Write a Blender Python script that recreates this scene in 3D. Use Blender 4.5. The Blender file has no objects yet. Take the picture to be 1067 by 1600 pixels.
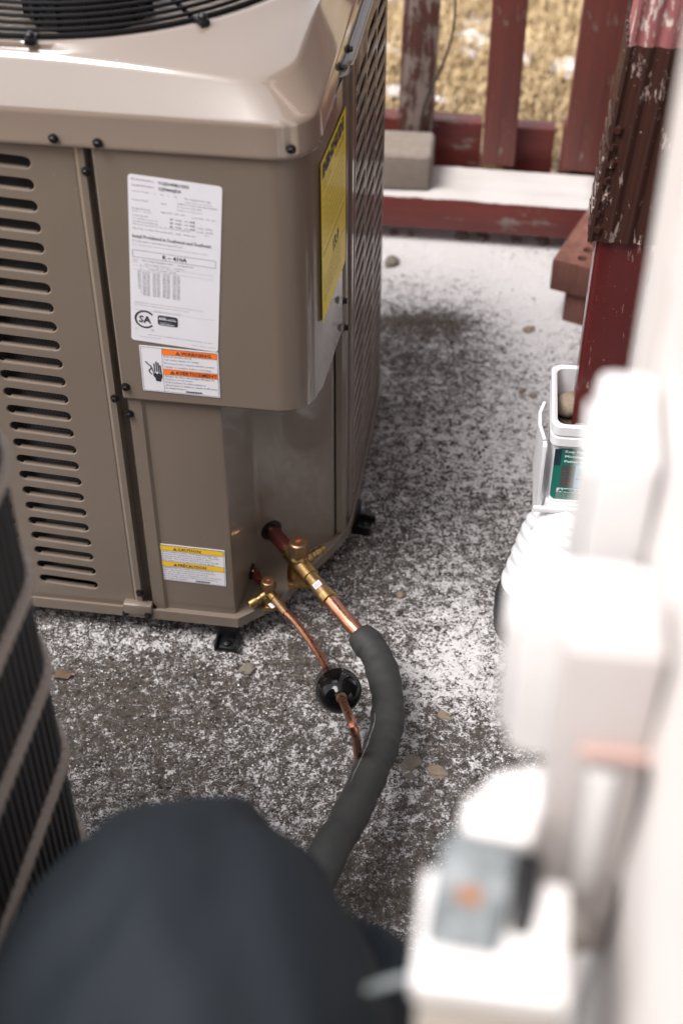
import bpy, bmesh, math, random
from math import sin, cos, radians, pi, atan2, sqrt
from mathutils import Vector, Matrix, noise
random.seed(7)
S = bpy.context.scene

# ------------------------------------------------------------------ camera, world, sun, exposure
H, FPX, TH = 1.45, 2222.0, radians(41.6)
cam = bpy.data.cameras.new('camera'); camo = bpy.data.objects.new('camera', cam)
S.collection.objects.link(camo); S.camera = camo
camo.location = (0, 0, H); camo.rotation_euler = (radians(90) - TH, 0, 0)
cam.sensor_fit = 'VERTICAL'; cam.sensor_height = 36; cam.sensor_width = 24; cam.lens = 50
cam.clip_start = .02; cam.clip_end = 400
cam.dof.use_dof = True; cam.dof.focus_distance = 1.80; cam.dof.aperture_fstop = 3.0

W = bpy.data.worlds.new('World'); S.world = W; W.use_nodes = True
wn = W.node_tree.nodes; wl = W.node_tree.links
for n in list(wn): wn.remove(n)
sky = wn.new('ShaderNodeTexSky'); sky.sky_type = 'NISHITA'; sky.sun_disc = False
SUN_EL, SUN_AZ = 60, -122          # azimuth measured from +Y, negative = left
sky.sun_elevation = radians(SUN_EL); sky.sun_rotation = radians(SUN_AZ)
sky.air_density = 1.0; sky.dust_density = 1.6; sky.ozone_density = 1.0
hs = wn.new('ShaderNodeHueSaturation'); hs.inputs['Saturation'].default_value = .18
tint = wn.new('ShaderNodeMix'); tint.data_type = 'RGBA'; tint.blend_type = 'MULTIPLY'
tint.inputs[0].default_value = 1; tint.inputs[7].default_value = (1.0, .975, .965, 1)
bg = wn.new('ShaderNodeBackground'); bg.inputs['Strength'].default_value = .13
wo = wn.new('ShaderNodeOutputWorld')
wl.new(sky.outputs[0], hs.inputs['Color']); wl.new(hs.outputs[0], tint.inputs[6])
wl.new(tint.outputs[2], bg.inputs[0]); wl.new(bg.outputs[0], wo.inputs[0])

sl = bpy.data.lights.new('sun', 'SUN'); sl.energy = 1.5; sl.angle = radians(30); sl.color = (1, .965, .93)
so = bpy.data.objects.new('sun', sl); S.collection.objects.link(so)
sd = Vector((sin(radians(SUN_AZ)) * cos(radians(SUN_EL)), cos(radians(SUN_AZ)) * cos(radians(SUN_EL)), sin(radians(SUN_EL))))
so.rotation_euler = (-sd).to_track_quat('-Z', 'Y').to_euler(); so.location = sd * 10

S.view_settings.view_transform = 'Standard'; S.view_settings.look = 'None'
S.view_settings.exposure = 1.38; S.view_settings.gamma = 1
S.render.engine = 'CYCLES'

# ------------------------------------------------------------------ helpers
COL = S.collection
C0 = Vector((0, 0, H))
def ray(u, v):
    d = v - 800
    return Vector((u - 533.5, FPX * cos(TH) - d * sin(TH), -FPX * sin(TH) - d * cos(TH)))
def gz(u, v, z=0.0):
    r = ray(u, v); return C0 + r * ((z - H) / r.z)
def gd(u, v, d):
    return C0 + ray(u, v) * (d / FPX)
def gp(u, v, P, n):
    r = ray(u, v); return C0 + r * ((P - C0).dot(n) / r.dot(n))

YAW = radians(8)
O = Vector((-.2071, 1.3749, .03))
EX = Vector((cos(YAW), -sin(YAW), 0)); EY = Vector((sin(YAW), cos(YAW), 0)); EZ = Vector((0, 0, 1))
UM = Matrix(((EX.x, EY.x, 0, O.x), (EX.y, EY.y, 0, O.y), (0, 0, 1, O.z), (0, 0, 0, 1)))
UMI = UM.inverted()

def parent(o, p):
    if p is not None:
        bpy.context.view_layer.update()
        o.parent = p
def tag(o, label, cat, group=None, kind=None):
    if label: o['label'] = label
    if cat: o['category'] = cat
    if group: o['group'] = group
    if kind: o['kind'] = kind
    return o
def thing(name, label, cat, loc=(0, 0, 0), rz=0, group=None):
    e = bpy.data.objects.new(name, None); COL.objects.link(e); e.empty_display_size = .05
    e.location = loc; e.rotation_euler = (0, 0, rz)
    return tag(e, label, cat, group)
def smooth(me, ang=35):
    me.polygons.foreach_set('use_smooth', [True] * len(me.polygons))
    me.set_sharp_from_angle(angle=radians(ang))
def obj(name, bm, mat, par=None, ang=35, me=None):
    if me is None:
        bmesh.ops.recalc_face_normals(bm, faces=bm.faces)
        me = bpy.data.meshes.new(name); bm.to_mesh(me); bm.free()
    if ang: smooth(me, ang)
    if mat is not None and not me.materials:
        for m in (mat if isinstance(mat, (list, tuple)) else [mat]): me.materials.append(m)
    o = bpy.data.objects.new(name, me); COL.objects.link(o)
    if par is not None: o.parent = par
    return o
def NB(): return bmesh.new()
def merge(bm, src, M=None):
    me = bpy.data.meshes.new('t'); src.to_mesh(me); src.free()
    if M is not None: me.transform(M)
    bm.from_mesh(me); bpy.data.meshes.remove(me)
def box(bm, lo, hi, bev=0.0, M=None, seg=2):
    b = bmesh.new(); bmesh.ops.create_cube(b, size=1)
    lo = Vector(lo); hi = Vector(hi); c = (lo + hi) / 2; s = hi - lo
    for v in b.verts: v.co = Vector((v.co.x * s.x, v.co.y * s.y, v.co.z * s.z)) + c
    if bev: bmesh.ops.bevel(b, geom=list(b.edges), offset=bev, segments=seg, profile=.6, affect='EDGES')
    merge(bm, b, M)
def frame(d, up=Vector((0, 0, 1))):
    d = d.normalized()
    if abs(d.dot(up)) > .98: up = Vector((1, 0, 0))
    x = up.cross(d).normalized(); y = d.cross(x); return x, y, d
def axisM(p, d):
    x, y, z = frame(Vector(d))
    return Matrix(((x.x, y.x, z.x, p[0]), (x.y, y.y, z.y, p[1]), (x.z, y.z, z.z, p[2]), (0, 0, 0, 1)))
def lathe(bm, prof, n=24, M=None, hexa=False, cap=True):
    b = bmesh.new(); rings = []
    for r, z in prof:
        rings.append([b.verts.new((r * cos(2 * pi * i / n), r * sin(2 * pi * i / n), z)) for i in range(n)])
    for a, c in zip(rings, rings[1:]):
        for i in range(n): b.faces.new((a[i], a[(i + 1) % n], c[(i + 1) % n], c[i]))
    if cap:
        b.faces.new(rings[0][::-1]); b.faces.new(rings[-1])
    merge(bm, b, M)
def catmull(pts, n=8):
    P = [Vector(p) for p in pts]; P = [P[0] * 2 - P[1]] + P + [P[-1] * 2 - P[-2]]; out = []
    for i in range(1, len(P) - 2):
        for k in range(n):
            t = k / n; a, b, c, d = P[i - 1], P[i], P[i + 1], P[i + 2]
            out.append(.5 * ((2 * b) + (c - a) * t + (2 * a - 5 * b + 4 * c - d) * t * t + (3 * b - a - 3 * c + d) * t ** 3))
    out.append(P[-2]); return out
def tube(bm, pts, r, n=16, cap=True, sm=0):
    if sm:
        if isinstance(r, (list, tuple)):
            rl = list(r); K = len(rl) - 1
            r = lambda f: rl[min(K - 1, int(f * K))] + (rl[min(K - 1, int(f * K)) + 1] - rl[min(K - 1, int(f * K))]) * (f * K - min(K - 1, int(f * K)))
        pts = catmull(pts, sm)
    pts = [Vector(p) for p in pts]; b = bmesh.new(); rings = []; x = None
    for i, p in enumerate(pts):
        d = (pts[min(i + 1, len(pts) - 1)] - pts[max(i - 1, 0)]).normalized()
        if x is None: x, y, _ = frame(d)
        else:
            x = (x - d * x.dot(d)).normalized(); y = d.cross(x)
        rr = r[i] if isinstance(r, (list, tuple)) else (r(i / (len(pts) - 1)) if callable(r) else r)
        rings.append([b.verts.new(p + (x * cos(2 * pi * k / n) + y * sin(2 * pi * k / n)) * rr) for k in range(n)])
    for a, c in zip(rings, rings[1:]):
        for i in range(n): b.faces.new((a[i], a[(i + 1) % n], c[(i + 1) % n], c[i]))
    if cap: b.faces.new(rings[0][::-1]); b.faces.new(rings[-1])
    merge(bm, b)
def sheet(bm, path, z0, z1, t, closed=False, nz=1):
    """vertical sheet metal following a plan path, thickness t towards the left of the path"""
    P = [Vector((p[0], p[1])) for p in path]; n = len(P); Q = []
    for i in range(n):
        a = P[i - 1] if (i or closed) else P[i]; c = P[(i + 1) % n] if (i < n - 1 or closed) else P[i]
        d1 = (P[i] - a); d2 = (c - P[i])
        d = ((d1.normalized() if d1.length else d2.normalized()) + (d2.normalized() if d2.length else d1.normalized())).normalized()
        nrm = Vector((-d.y, d.x)); k = 1 / max(.5, nrm.dot(Vector((-d2.y, d2.x)).normalized() if d2.length else Vector((-d1.y, d1.x)).normalized()))
        Q.append(P[i] + nrm * t * k)
    b = bmesh.new()
    def col(p): return [b.verts.new((p.x, p.y, z0 + (z1 - z0) * k / nz)) for k in range(nz + 1)]
    A = [col(p) for p in P]; B = [col(p) for p in Q]
    m = n if closed else n - 1
    for i in range(m):
        j = (i + 1) % n
        for k in range(nz):
            b.faces.new((A[i][k], A[j][k], A[j][k + 1], A[i][k + 1])); b.faces.new((B[j][k], B[i][k], B[i][k + 1], B[j][k + 1]))
        b.faces.new((A[i][0], B[i][0], B[j][0], A[j][0])); b.faces.new((A[i][nz], A[j][nz], B[j][nz], B[i][nz]))
    if not closed:
        for k in range(nz):
            b.faces.new((A[0][k], A[0][k + 1], B[0][k + 1], B[0][k])); b.faces.new((A[-1][k], B[-1][k], B[-1][k + 1], A[-1][k + 1]))
    merge(bm, b)
def prism(bm, poly, z0, z1, bev=0, M=None):
    b = bmesh.new(); f = b.faces.new([b.verts.new((p[0], p[1], z0)) for p in poly])
    r = bmesh.ops.extrude_face_region(b, geom=[f])
    for g in r['geom']:
        if isinstance(g, bmesh.types.BMVert): g.co.z = z1
    if bev: bmesh.ops.bevel(b, geom=list(b.edges), offset=bev, segments=2, affect='EDGES')
    merge(bm, b, M)
def arc(cx, cy, r, a0, a1, n=8):
    return [(cx + r * cos(radians(a0 + (a1 - a0) * i / n)), cy + r * sin(radians(a0 + (a1 - a0) * i / n))) for i in range(n + 1)]
def mesh_of(ob, mods=True):
    dg = bpy.context.evaluated_depsgraph_get(); ev = ob.evaluated_get(dg)
    return bpy.data.meshes.new_from_object(ev, depsgraph=dg)
def kill(ob):
    d = ob.data; bpy.data.objects.remove(ob)
    if isinstance(d, bpy.types.Mesh): bpy.data.meshes.remove(d)
    else: bpy.data.curves.remove(d)
def holed(outer, holes, thick, bev, M=None):
    """flat sheet with real openings and rolled lips"""
    cu = bpy.data.curves.new('t', 'CURVE'); cu.dimensions = '2D'; cu.fill_mode = 'BOTH'
    cu.extrude = thick / 2; cu.bevel_depth = bev; cu.bevel_resolution = 1
    for L in [outer] + holes:
        s = cu.splines.new('POLY'); s.points.add(len(L) - 1); s.use_cyclic_u = True
        for p, q in zip(s.points, L): p.co = (q[0], q[1], 0, 1)
    o = bpy.data.objects.new('t', cu); COL.objects.link(o); me = mesh_of(o); kill(o)
    if M is not None: me.transform(M)
    return me
def remesh(bm, vox, sm=4, disp=None):
    me = bpy.data.meshes.new('t'); bmesh.ops.recalc_face_normals(bm, faces=bm.faces); bm.to_mesh(me); bm.free()
    o = bpy.data.objects.new('t', me); COL.objects.link(o)
    r = o.modifiers.new('r', 'REMESH'); r.mode = 'VOXEL'; r.voxel_size = vox
    s = o.modifiers.new('s', 'SMOOTH'); s.iterations = sm; s.factor = .6
    m2 = mesh_of(o); kill(o)
    if disp:
        m2.update()
        for v, nn in [(v, v.normal.copy()) for v in m2.vertices]: v.co += nn * disp(v.co)
    return m2
def ell(bm, c, r, rot=None, n=16):
    b = bmesh.new(); bmesh.ops.create_uvsphere(b, u_segments=n, v_segments=n // 2 + 2, radius=1)
    M = Matrix.Translation(c) @ (rot or Matrix.Identity(4)) @ Matrix.Diagonal((r[0], r[1], r[2], 1)); merge(bm, b, M)

# ------------------------------------------------------------------ materials
def mat(name, col, rough=.5, metal=0, coat=0, spec=.5):
    m = bpy.data.materials.new(name); m.use_nodes = True; b = m.node_tree.nodes['Principled BSDF']
    b.inputs['Base Color'].default_value = (*col, 1); b.inputs['Roughness'].default_value = rough
    b.inputs['Metallic'].default_value = metal; b.inputs['Coat Weight'].default_value = coat
    b.inputs['Coat Roughness'].default_value = .08; b.inputs['Specular IOR Level'].default_value = spec
    m['b'] = 1; return m
class NT:
    def __init__(s, m): s.m = m; s.t = m.node_tree; s.b = s.t.nodes['Principled BSDF']; s.tc = s.t.nodes.new('ShaderNodeTexCoord')
    def n(s, typ, **k):
        x = s.t.nodes.new(typ)
        for a, v in k.items(): setattr(x, a, v)
        return x
    def l(s, a, b): s.t.links.new(a, b)
    def coord(s, scale=(1, 1, 1), src='Object'):
        mp = s.n('ShaderNodeMapping'); mp.inputs['Scale'].default_value = scale; s.l(s.tc.outputs[src], mp.inputs[0]); return mp.outputs[0]
    def noise(s, sc, det=4, rough=.6, co=None, dist=0):
        x = s.n('ShaderNodeTexNoise'); x.inputs['Scale'].default_value = sc; x.inputs['Detail'].default_value = det
        x.inputs['Roughness'].default_value = rough; x.inputs['Distortion'].default_value = dist
        s.l(co if co is not None else s.coord(), x.inputs['Vector']); return x.outputs[0]
    def ramp(s, f, stops, interp='LINEAR'):
        r = s.n('ShaderNodeValToRGB'); r.color_ramp.interpolation = interp; e = r.color_ramp.elements
        while len(e) < len(stops): e.new(.5)
        for x, (p, c) in zip(e, stops): x.position = p; x.color = (*c, 1) if len(c) == 3 else c
        s.l(f, r.inputs[0]); return r.outputs[0]
    def step(s, f, a, b): return s.ramp(f, [(a, (0, 0, 0)), (b, (1, 1, 1))])
    def mix(s, f, a, b, mode='MIX'):
        x = s.n('ShaderNodeMix', data_type='RGBA', blend_type=mode)
        for i, v in ((0, f), (6, a), (7, b)):
            if isinstance(v, (int, float)): x.inputs[i].default_value = v
            elif isinstance(v, (tuple, list)): x.inputs[i].default_value = (*v, 1)
            else: s.l(v, x.inputs[i])
        return x.outputs[2]
    def math(s, op, a, b=0, c=None):
        x = s.n('ShaderNodeMath', operation=op)
        for i, v in enumerate((a, b) if c is None else (a, b, c)):
            if isinstance(v, (int, float)): x.inputs[i].default_value = v
            else: s.l(v, x.inputs[i])
        return x.outputs[0]
    def bump(s, h, strength=.3, dist=.002):
        x = s.n('ShaderNodeBump'); x.inputs['Strength'].default_value = strength; x.inputs['Distance'].default_value = dist
        s.l(h, x.inputs['Height']); s.l(x.outputs[0], s.b.inputs['Normal']); return x
    def col(s, c): s.l(c, s.b.inputs['Base Color'])
    def rough(s, c): s.l(c, s.b.inputs['Roughness'])

# taupe paint of the outdoor unit: fine dust, faint waviness of pressed sheet
def paint_mat(name, base, rough=.3, coat=.35):
    m = mat(name, base, rough, coat=coat); t = NT(m); m.node_tree.nodes['Principled BSDF'].inputs['Coat Roughness'].default_value = .045
    d = t.noise(7, 5, .6); f = t.noise(520, 2, .5); sp = t.noise(160, 3, .6)
    c = t.mix(d, tuple(x * .95 for x in base), tuple(x * 1.05 for x in base))
    c = t.mix(t.math('MULTIPLY', t.step(f, .66, .8), .18), c, (.45, .41, .38))
    c = t.mix(t.math('MULTIPLY', t.step(sp, .72, .76), .35), c, (.42, .37, .33))
    t.col(c); t.rough(t.math('MULTIPLY_ADD', d, .12, rough - .05))
    b = t.bump(t.noise(900, 1), .02, .001); w = t.bump(t.noise(11, 1, .4), .25, .003); t.l(w.outputs[0], m.node_tree.nodes['Principled BSDF'].inputs['Coat Normal'])
    t.l(b.outputs[0], m.node_tree.nodes['Principled BSDF'].inputs['Normal'])
    return m
TAUPE = paint_mat('taupe_paint', (.180, .142, .113), .3, .6)
MATTE = paint_mat('taupe_matte_paint', (.18, .137, .111), .5, .25)
CAPM = paint_mat('taupe_gloss_paint', (.222, .174, .14), .2, 1.0)
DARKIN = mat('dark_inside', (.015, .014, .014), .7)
BLACKP = mat('black_plastic', (.008, .008, .009), .35, spec=.3)
WIREM = mat('black_wire', (.004, .004, .005), .5, spec=.15)
CAPM.node_tree.nodes['Principled BSDF'].inputs['Coat Roughness'].default_value = .06
CAPM.node_tree.nodes['Principled BSDF'].inputs['Coat IOR'].default_value = 1.9
SCREW = mat('black_screw', (.015, .015, .016), .3, metal=.4)
FIN = mat('coil_fin', (.3, .3, .31), .35, metal=.8)
t = NT(FIN); w = t.n('ShaderNodeTexWave', wave_type='BANDS', bands_direction='X'); w.inputs['Scale'].default_value = 180
t.l(t.coord(), w.inputs[0]); t.col(t.ramp(w.outputs[1], [(.3, (.006, .006, .008)), (.8, (.13, .13, .14))]))
PAPER = mat('label_paper', (.72, .71, .76), .35, coat=.2)
t = NT(PAPER); t.col(t.mix(t.noise(30, 3), (.70, .69, .745), (.77, .76, .80)))
INK = mat('label_ink', (.03, .03, .045), .5)
GREYINK = mat('label_grey_ink', (.16, .155, .19), .5)
ORANGE = mat('label_orange', (.95, .2, .02), .4)
YELLOW = mat('label_yellow', (.85, .52, .02), .4)
EGY = mat('guide_yellow', (.95, .76, .02), .45, coat=.1)
def copper():
    m = mat('copper', (.72, .3, .17), .28, metal=1); t = NT(m)
    n = t.noise(45, 5, .65, t.coord((1, 1, 1)), .6); k = t.noise(160, 4, .6)
    c = t.mix(t.step(n, .35, .7), (.60, .29, .19), (.42, .185, .115))
    c = t.mix(t.math('MULTIPLY', t.step(k, .66, .72), .5), c, (.09, .05, .035)); t.col(c)
    t.rough(t.math('MULTIPLY_ADD', k, .35, .12)); t.bump(k, .1, .001); return m
COPPER = copper()
def brass():
    m = mat('brass', (.62, .42, .17), .33, metal=1); t = NT(m); n = t.noise(70, 5, .6)
    t.col(t.mix(t.step(n, .4, .75), (.40, .27, .115), (.2, .12, .045))); t.rough(t.math('MULTIPLY_ADD', n, .4, .15)); t.bump(t.noise(500, 3), .12, .001); return m
BRASS = brass()
BRONZE = mat('dull_brass', (.47, .31, .17), .42, metal=.9)
t = NT(BRONZE); n = t.noise(150, 4); t.col(t.mix(n, (.36, .23, .125), (.2, .12, .07))); t.bump(n, .15, .001)
RED_BAND = mat('red_band', (.10, .02, .016), .35)
FOAM = mat('rubber_foam', (.05, .053, .05), .62, spec=.35)
t = NT(FOAM); n = t.noise(18, 5, .6); g = t.noise(700, 2)
c = t.mix(n, (.021, .0215, .021), (.046, .047, .046)); c = t.mix(t.math('MULTIPLY', t.step(t.noise(60, 6, .75, None, .4), .68, .78), .5), c, (.3, .3, .29))
t.col(c); t.bump(t.math('ADD', t.math('MULTIPLY', g, .25), n), .25, .002)
GLOSSBLACK = mat('gloss_black_enamel', (.003, .003, .0035), .06, spec=.3)
SNOW = mat('snow', (.74, .72, .73), .75)
t = NT(SNOW); t.bump(t.noise(160, 4), .5, .003)

def red_wood(name, wear=.5, base=(.16, .042, .032), along='Z', scale=1.0):
    m = mat(name, base, .5); t = NT(m)
    sc = {'Z': (55, 55, 3.5), 'X': (3.5, 55, 55)}[along]
    g = t.noise(1, 6, .7, t.coord(sc)); big = t.noise(7 * scale, 5, .6)
    fl = t.noise(1.0, 6, .8, t.coord({'Z': (45, 45, 9), 'X': (9, 45, 45)}[along]))
    msk = t.math('ADD', t.math('MULTIPLY', fl, .7), t.math('MULTIPLY', big, .3))
    c = t.mix(t.step(g, .35, .75), base, (base[0] * .62, base[1] * .7, base[2] * .8))
    c = t.mix(t.math('MULTIPLY', t.step(t.noise(120, 3), .68, .74), .6), c, (.3, .1, .08))
    bare = t.mix(g, (.33, .27, .24), (.14, .1, .085))
    th = .71 - wear * .22
    c = t.mix(t.step(msk, th, th + .02), c, bare); t.col(c)
    t.rough(t.math('MULTIPLY_ADD', g, .4, .3)); t.bump(t.math('SUBTRACT', g, t.math('MULTIPLY', t.step(msk, th, th + .02), .6)), .6, .003); return m
REDW = red_wood('red_painted_wood', .62); REDWORN = red_wood('worn_red_wood', 1.0, (.10, .035, .026)); REDX = red_wood('red_painted_beam', .6, (.17, .033, .026), 'X')

def metal_paint(name, base, chip, amt, rough=.3, coat=.4):
    m = mat(name, base, rough, coat=coat); t = NT(m)
    n = t.noise(1, 7, .75, t.coord((75, 75, 20)), .3); b2 = t.noise(6, 4)
    k = t.math('ADD', t.math('MULTIPLY', n, .72), t.math('MULTIPLY', b2, .28)); th = .7 - amt * .2
    sp = t.step(t.noise(190, 3, .6), .7, .73)
    c = t.mix(t.noise(12, 4), base, tuple(x * .7 for x in base))
    mk = t.math('MAXIMUM', t.step(k, th, th + .02), t.math('MULTIPLY', sp, .8)); t.col(t.mix(mk, c, chip))
    t.bump(t.math('SUBTRACT', t.math('MULTIPLY', b2, .4), mk), .35, .001); t.rough(t.math('MULTIPLY_ADD', mk, .4, rough)); return m
RED_PIPE = metal_paint('dark_red_gutter_paint', (.12, .018, .018), (.38, .22, .19), .55)
BROWN_PIPE = metal_paint('brown_gutter_paint', (.055, .022, .016), (.42, .33, .29), .56, .27, .4)
PINK_PIPE = metal_paint('faded_pink_paint', (.36, .13, .13), (.6, .5, .46), .85, .4)
CONC = mat('precast_concrete', (.3, .26, .23), .9); t = NT(CONC); n = t.noise(60, 6, .7); b2 = t.noise(9, 4)
t.col(t.mix(b2, t.mix(n, (.14, .11, .088), (.28, .23, .195)), t.mix(n, (.2, .165, .135), (.36, .31, .27)))); t.bump(t.noise(220, 5, .7), .7, .004)
BRICK = mat('brick_clay', (.2, .08, .055), .85); t = NT(BRICK); n = t.noise(40, 6, .7); g = t.noise(1, 5, .7, t.coord((30, 30, 260)))
t.col(t.mix(t.step(n, .35, .7), (.13, .05, .036), (.25, .11, .078))); t.bump(t.math('ADD', n, g), .6, .003)
BRICK_SIDE = mat('brick_clay_side', (.15, .055, .04), .85); t = NT(BRICK_SIDE); n = t.noise(1, 6, .7, t.coord((160, 160, 14)))
t.col(t.mix(n, (.085, .032, .024), (.23, .095, .07))); t.bump(n, .8, .004)
WHITE_PL = mat('white_plastic', (.84, .84, .86), .35); t = NT(WHITE_PL); t.col(t.mix(t.noise(20, 5), (.76, .76, .79), (.84, .84, .86)))
WHITE_WALL = mat('white_vinyl', (.62, .57, .55), .5); t = NT(WHITE_WALL); t.col(t.mix(t.noise(5, 4), (.64, .59, .57), (.73, .69, .67)))
BOXW = mat('weathered_white_enamel', (.6, .57, .56), .5); t = NT(BOXW); t.col(t.mix(t.noise(14, 5, .65), (.62, .60, .595), (.78, .76, .755)))
GREY_BOX = mat('pale_grey_enamel', (.62, .59, .58), .45); t = NT(GREY_BOX); t.col(t.mix(t.noise(9, 5), (.47, .43, .42), (.56, .52, .51)))
DISC = mat('grey_disconnect', (.2, .23, .24), .5); t = NT(DISC); t.col(t.mix(t.step(t.noise(55, 3), .4, .65), (.08, .095, .10), (.25, .27, .28)))
BEIGE_BOX = mat('beige_housing', (.48, .44, .39), .5); t = NT(BEIGE_BOX); t.col(t.mix(t.noise(12, 4), (.42, .38, .33), (.54, .5, .45)))
RUST = mat('rusty_strap', (.45, .30, .26), .8)
RUBBER = mat('black_rubber', (.012, .012, .013), .55); t = NT(RUBBER); t.col(t.mix(t.step(t.noise(50, 6, .7), .6, .68), (.012, .013, .014), (.12, .12, .12)))
GREEN = mat('label_green', (.005, .17, .13), .35); NAVY = mat('label_navy', (.01, .03, .05), .4); CYAN = mat('label_cyan', (.1, .5, .72), .4); WINK = mat('label_white_ink', (.8, .82, .82), .4)
STONE = mat('tan_stone', (.3, .24, .18), .9); t = NT(STONE); n = t.noise(130, 5, .7); t.col(t.mix(n, (.13, .095, .07), (.36, .29, .22))); t.bump(n, .6, .004)
STONEG = mat('grey_stone', (.2, .18, .15), .9); t = NT(STONEG); n = t.noise(150, 5, .7); t.col(t.mix(n, (.1, .085, .07), (.27, .235, .195))); t.bump(n, .6, .004)
TWIG = mat('twig_bark', (.03, .02, .016), .8)
JACKET = mat('navy_jacket', (.012, .016, .022), .75); t = NT(JACKET)
n = t.noise(5, 4, .5, None, .8); wv = t.noise(900, 2); t.col(t.mix(n, (.009, .013, .018), (.022, .027, .033)))
t.bump(t.math('ADD', n, t.math('MULTIPLY', wv, .05)), .4, .01); t.b.inputs['Specular IOR Level'].default_value = .15
TROUSER = mat('black_trousers', (.014, .015, .018), .85); SKIN = mat('skin', (.5, .28, .2), .5); GLOVE = mat('grey_glove', (.1, .1, .1), .7); BOOT = mat('brown_boot', (.06, .035, .02), .6); KNIT = mat('knit_cap', (.03, .03, .035), .95)
OLD_BLACK = mat('old_black_enamel', (.026, .029, .032), .5); OLD_BAND = mat('old_beige_wire', (.33, .285, .255), .5)
VALVE_RED = mat('orange_dot', (.4, .07, .03), .5)

# ------------------------------------------------------------------ the setting
def ground_mat():
    m = mat('snow_dusted_concrete', (.06, .05, .045), .85); t = NT(m)
    co = t.coord(); base_n = t.noise(140, 6, .72, co); agg = t.noise(45, 5, .65, co); big = t.noise(3.2, 4, .55, co); mid = t.noise(13, 5, .65, co)
    c = t.ramp(base_n, [(.34, (.013, .010, .0082)), (.5, (.058, .046, .037)), (.68, (.15, .118, .095))])
    v = t.n('ShaderNodeTexVoronoi', feature='F1'); v.inputs['Scale'].default_value = 120; v.inputs['Randomness'].default_value = 1; t.l(co, v.inputs['Vector'])
    pick = t.step(v.outputs['Color'], .72, .76); pm = t.math('MULTIPLY', pick, t.ramp(v.outputs['Distance'], [(.25, (1, 1, 1)), (.42, (0, 0, 0))]))
    c = t.mix(t.math('MULTIPLY', pm, .5), c, (.15, .12, .10))
    brown = t.step(t.noise(4.5, 4, .6, co), .52, .68); c = t.mix(t.math('MULTIPLY', brown, .5), c, (.07, .047, .033))
    # snow cover: amount rises in drifts, fine grains decide where it sits
    sep = t.n('ShaderNodeSeparateXYZ'); t.l(co, sep.inputs[0])
    cov = t.math('MULTIPLY_ADD', big, .18, -.08); cov = t.math('ADD', cov, t.math('MULTIPLY_ADD', mid, .30, -.15))
    for (u, vv, rx, ry, a) in DRIFTS:
        p = gz(u, vv)
        dx = t.math('DIVIDE', t.math('SUBTRACT', sep.outputs[0], p.x), rx); dy = t.math('DIVIDE', t.math('SUBTRACT', sep.outputs[1], p.y), ry)
        d2 = t.math('ADD', t.math('MULTIPLY', dx, dx), t.math('MULTIPLY', dy, dy))
        cov = t.math('ADD', cov, t.math('MULTIPLY', t.math('EXPONENT', t.math('MULTIPLY', d2, -1)), a))
    g1 = t.noise(520, 3, .7, co); g2 = t.noise(190, 4, .75, co); g3 = t.noise(58, 4, .7, co)
    k = t.math('ADD', t.math('ADD', t.math('MULTIPLY', g1, .33), t.math('MULTIPLY', g2, .36)), t.math('MULTIPLY', g3, .31))
    k = t.math('ADD', k, t.math('MULTIPLY', cov, .30))
    sm = t.step(k, .488, .532)
    dust = t.math('MULTIPLY', t.step(t.math('ADD', k, t.math('MULTIPLY_ADD', t.noise(900, 1, .5, co), .16, -.08)), .44, .56), .2)
    c = t.mix(dust, c, (.48, .45, .44))
    t.col(t.mix(sm, c, t.mix(g1, (.52, .50, .50), (.78, .755, .755)))); t.rough(t.math('MULTIPLY_ADD', sm, .05, .8))
    t.bump(t.math('ADD', t.math('ADD', t.math('MULTIPLY', base_n, .8), agg), t.math('MULTIPLY', sm, .5)), 1.0, .004)
    return m
DRIFTS = [(760, 420, .30, .19, .27), (640, 385, .2, .08, .3), (860, 560, .10, .25, .22), (735, 1010, .06, .10, .12), (700, 880, .06, .2, .04), (665, 505, .09, .04, -.38), (640, 560, .10, .05, -.12), (850, 470, .08, .1, .15),
          (200, 1120, .18, .12, -.13), (330, 1000, .2, .03, .1), (620, 900, .12, .2, .0), (700, 1300, .2, .2, -.06), (560, 870, .06, .1, -.1), (620, 1400, .15, .1, -.1), (470, 1010, .05, .05, -.1), (780, 700, .12, .12, .12), (680, 1060, .08, .07, .15), (620, 1250, .1, .07, .06)]
GM = ground_mat()
bm = NB(); n1, n2 = 150, 210; x0, x1, y0, y1 = -1.2, 1.4, -1.0, 2.64
vv = [[bm.verts.new((x0 + (x1 - x0) * i / n1, y0 + (y1 - y0) * j / n2, .0035 * noise.fractal(Vector((i * .06, j * .06, 0)), 1, 2, 3) * (1 if j < n2 else 0))) for i in range(n1 + 1)] for j in range(n2 + 1)]
for j in range(n2):
    for i in range(n1): bm.faces.new((vv[j][i], vv[j][i + 1], vv[j + 1][i + 1], vv[j + 1][i]))
tag(obj('concrete_pad', bm, GM, ang=60), None, None, kind='structure')

def grass_ground():
    m = mat('dry_lawn', (.4, .28, .14), .95); t = NT(m); co = t.coord(); n = t.noise(60, 5, .7, co, .5); sn = t.noise(5.5, 5, .65, co)
    c = t.ramp(n, [(.3, (.13, .085, .035)), (.5, (.38, .26, .12)), (.7, (.6, .46, .26))])
    t.col(t.mix(t.step(sn, .55, .6), c, (.85, .84, .85))); t.bump(n, .6, .012); return m
GG = grass_ground()
bm = NB(); R = 150; gx0, gx1 = -R, R
for (a, b, c, d) in [(-R, 2.64, R, R), (-R, -R, R, -1.0), (-R, -1.0, -1.2, 2.64), (1.4, -1.0, R, 2.64)]:
    bm.faces.new([bm.verts.new(p) for p in ((a, b, -.02), (c, b, -.02), (c, d, -.02), (a, d, -.02))])
tag(obj('lawn', bm, GG, ang=0), None, None, kind='structure')

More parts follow.
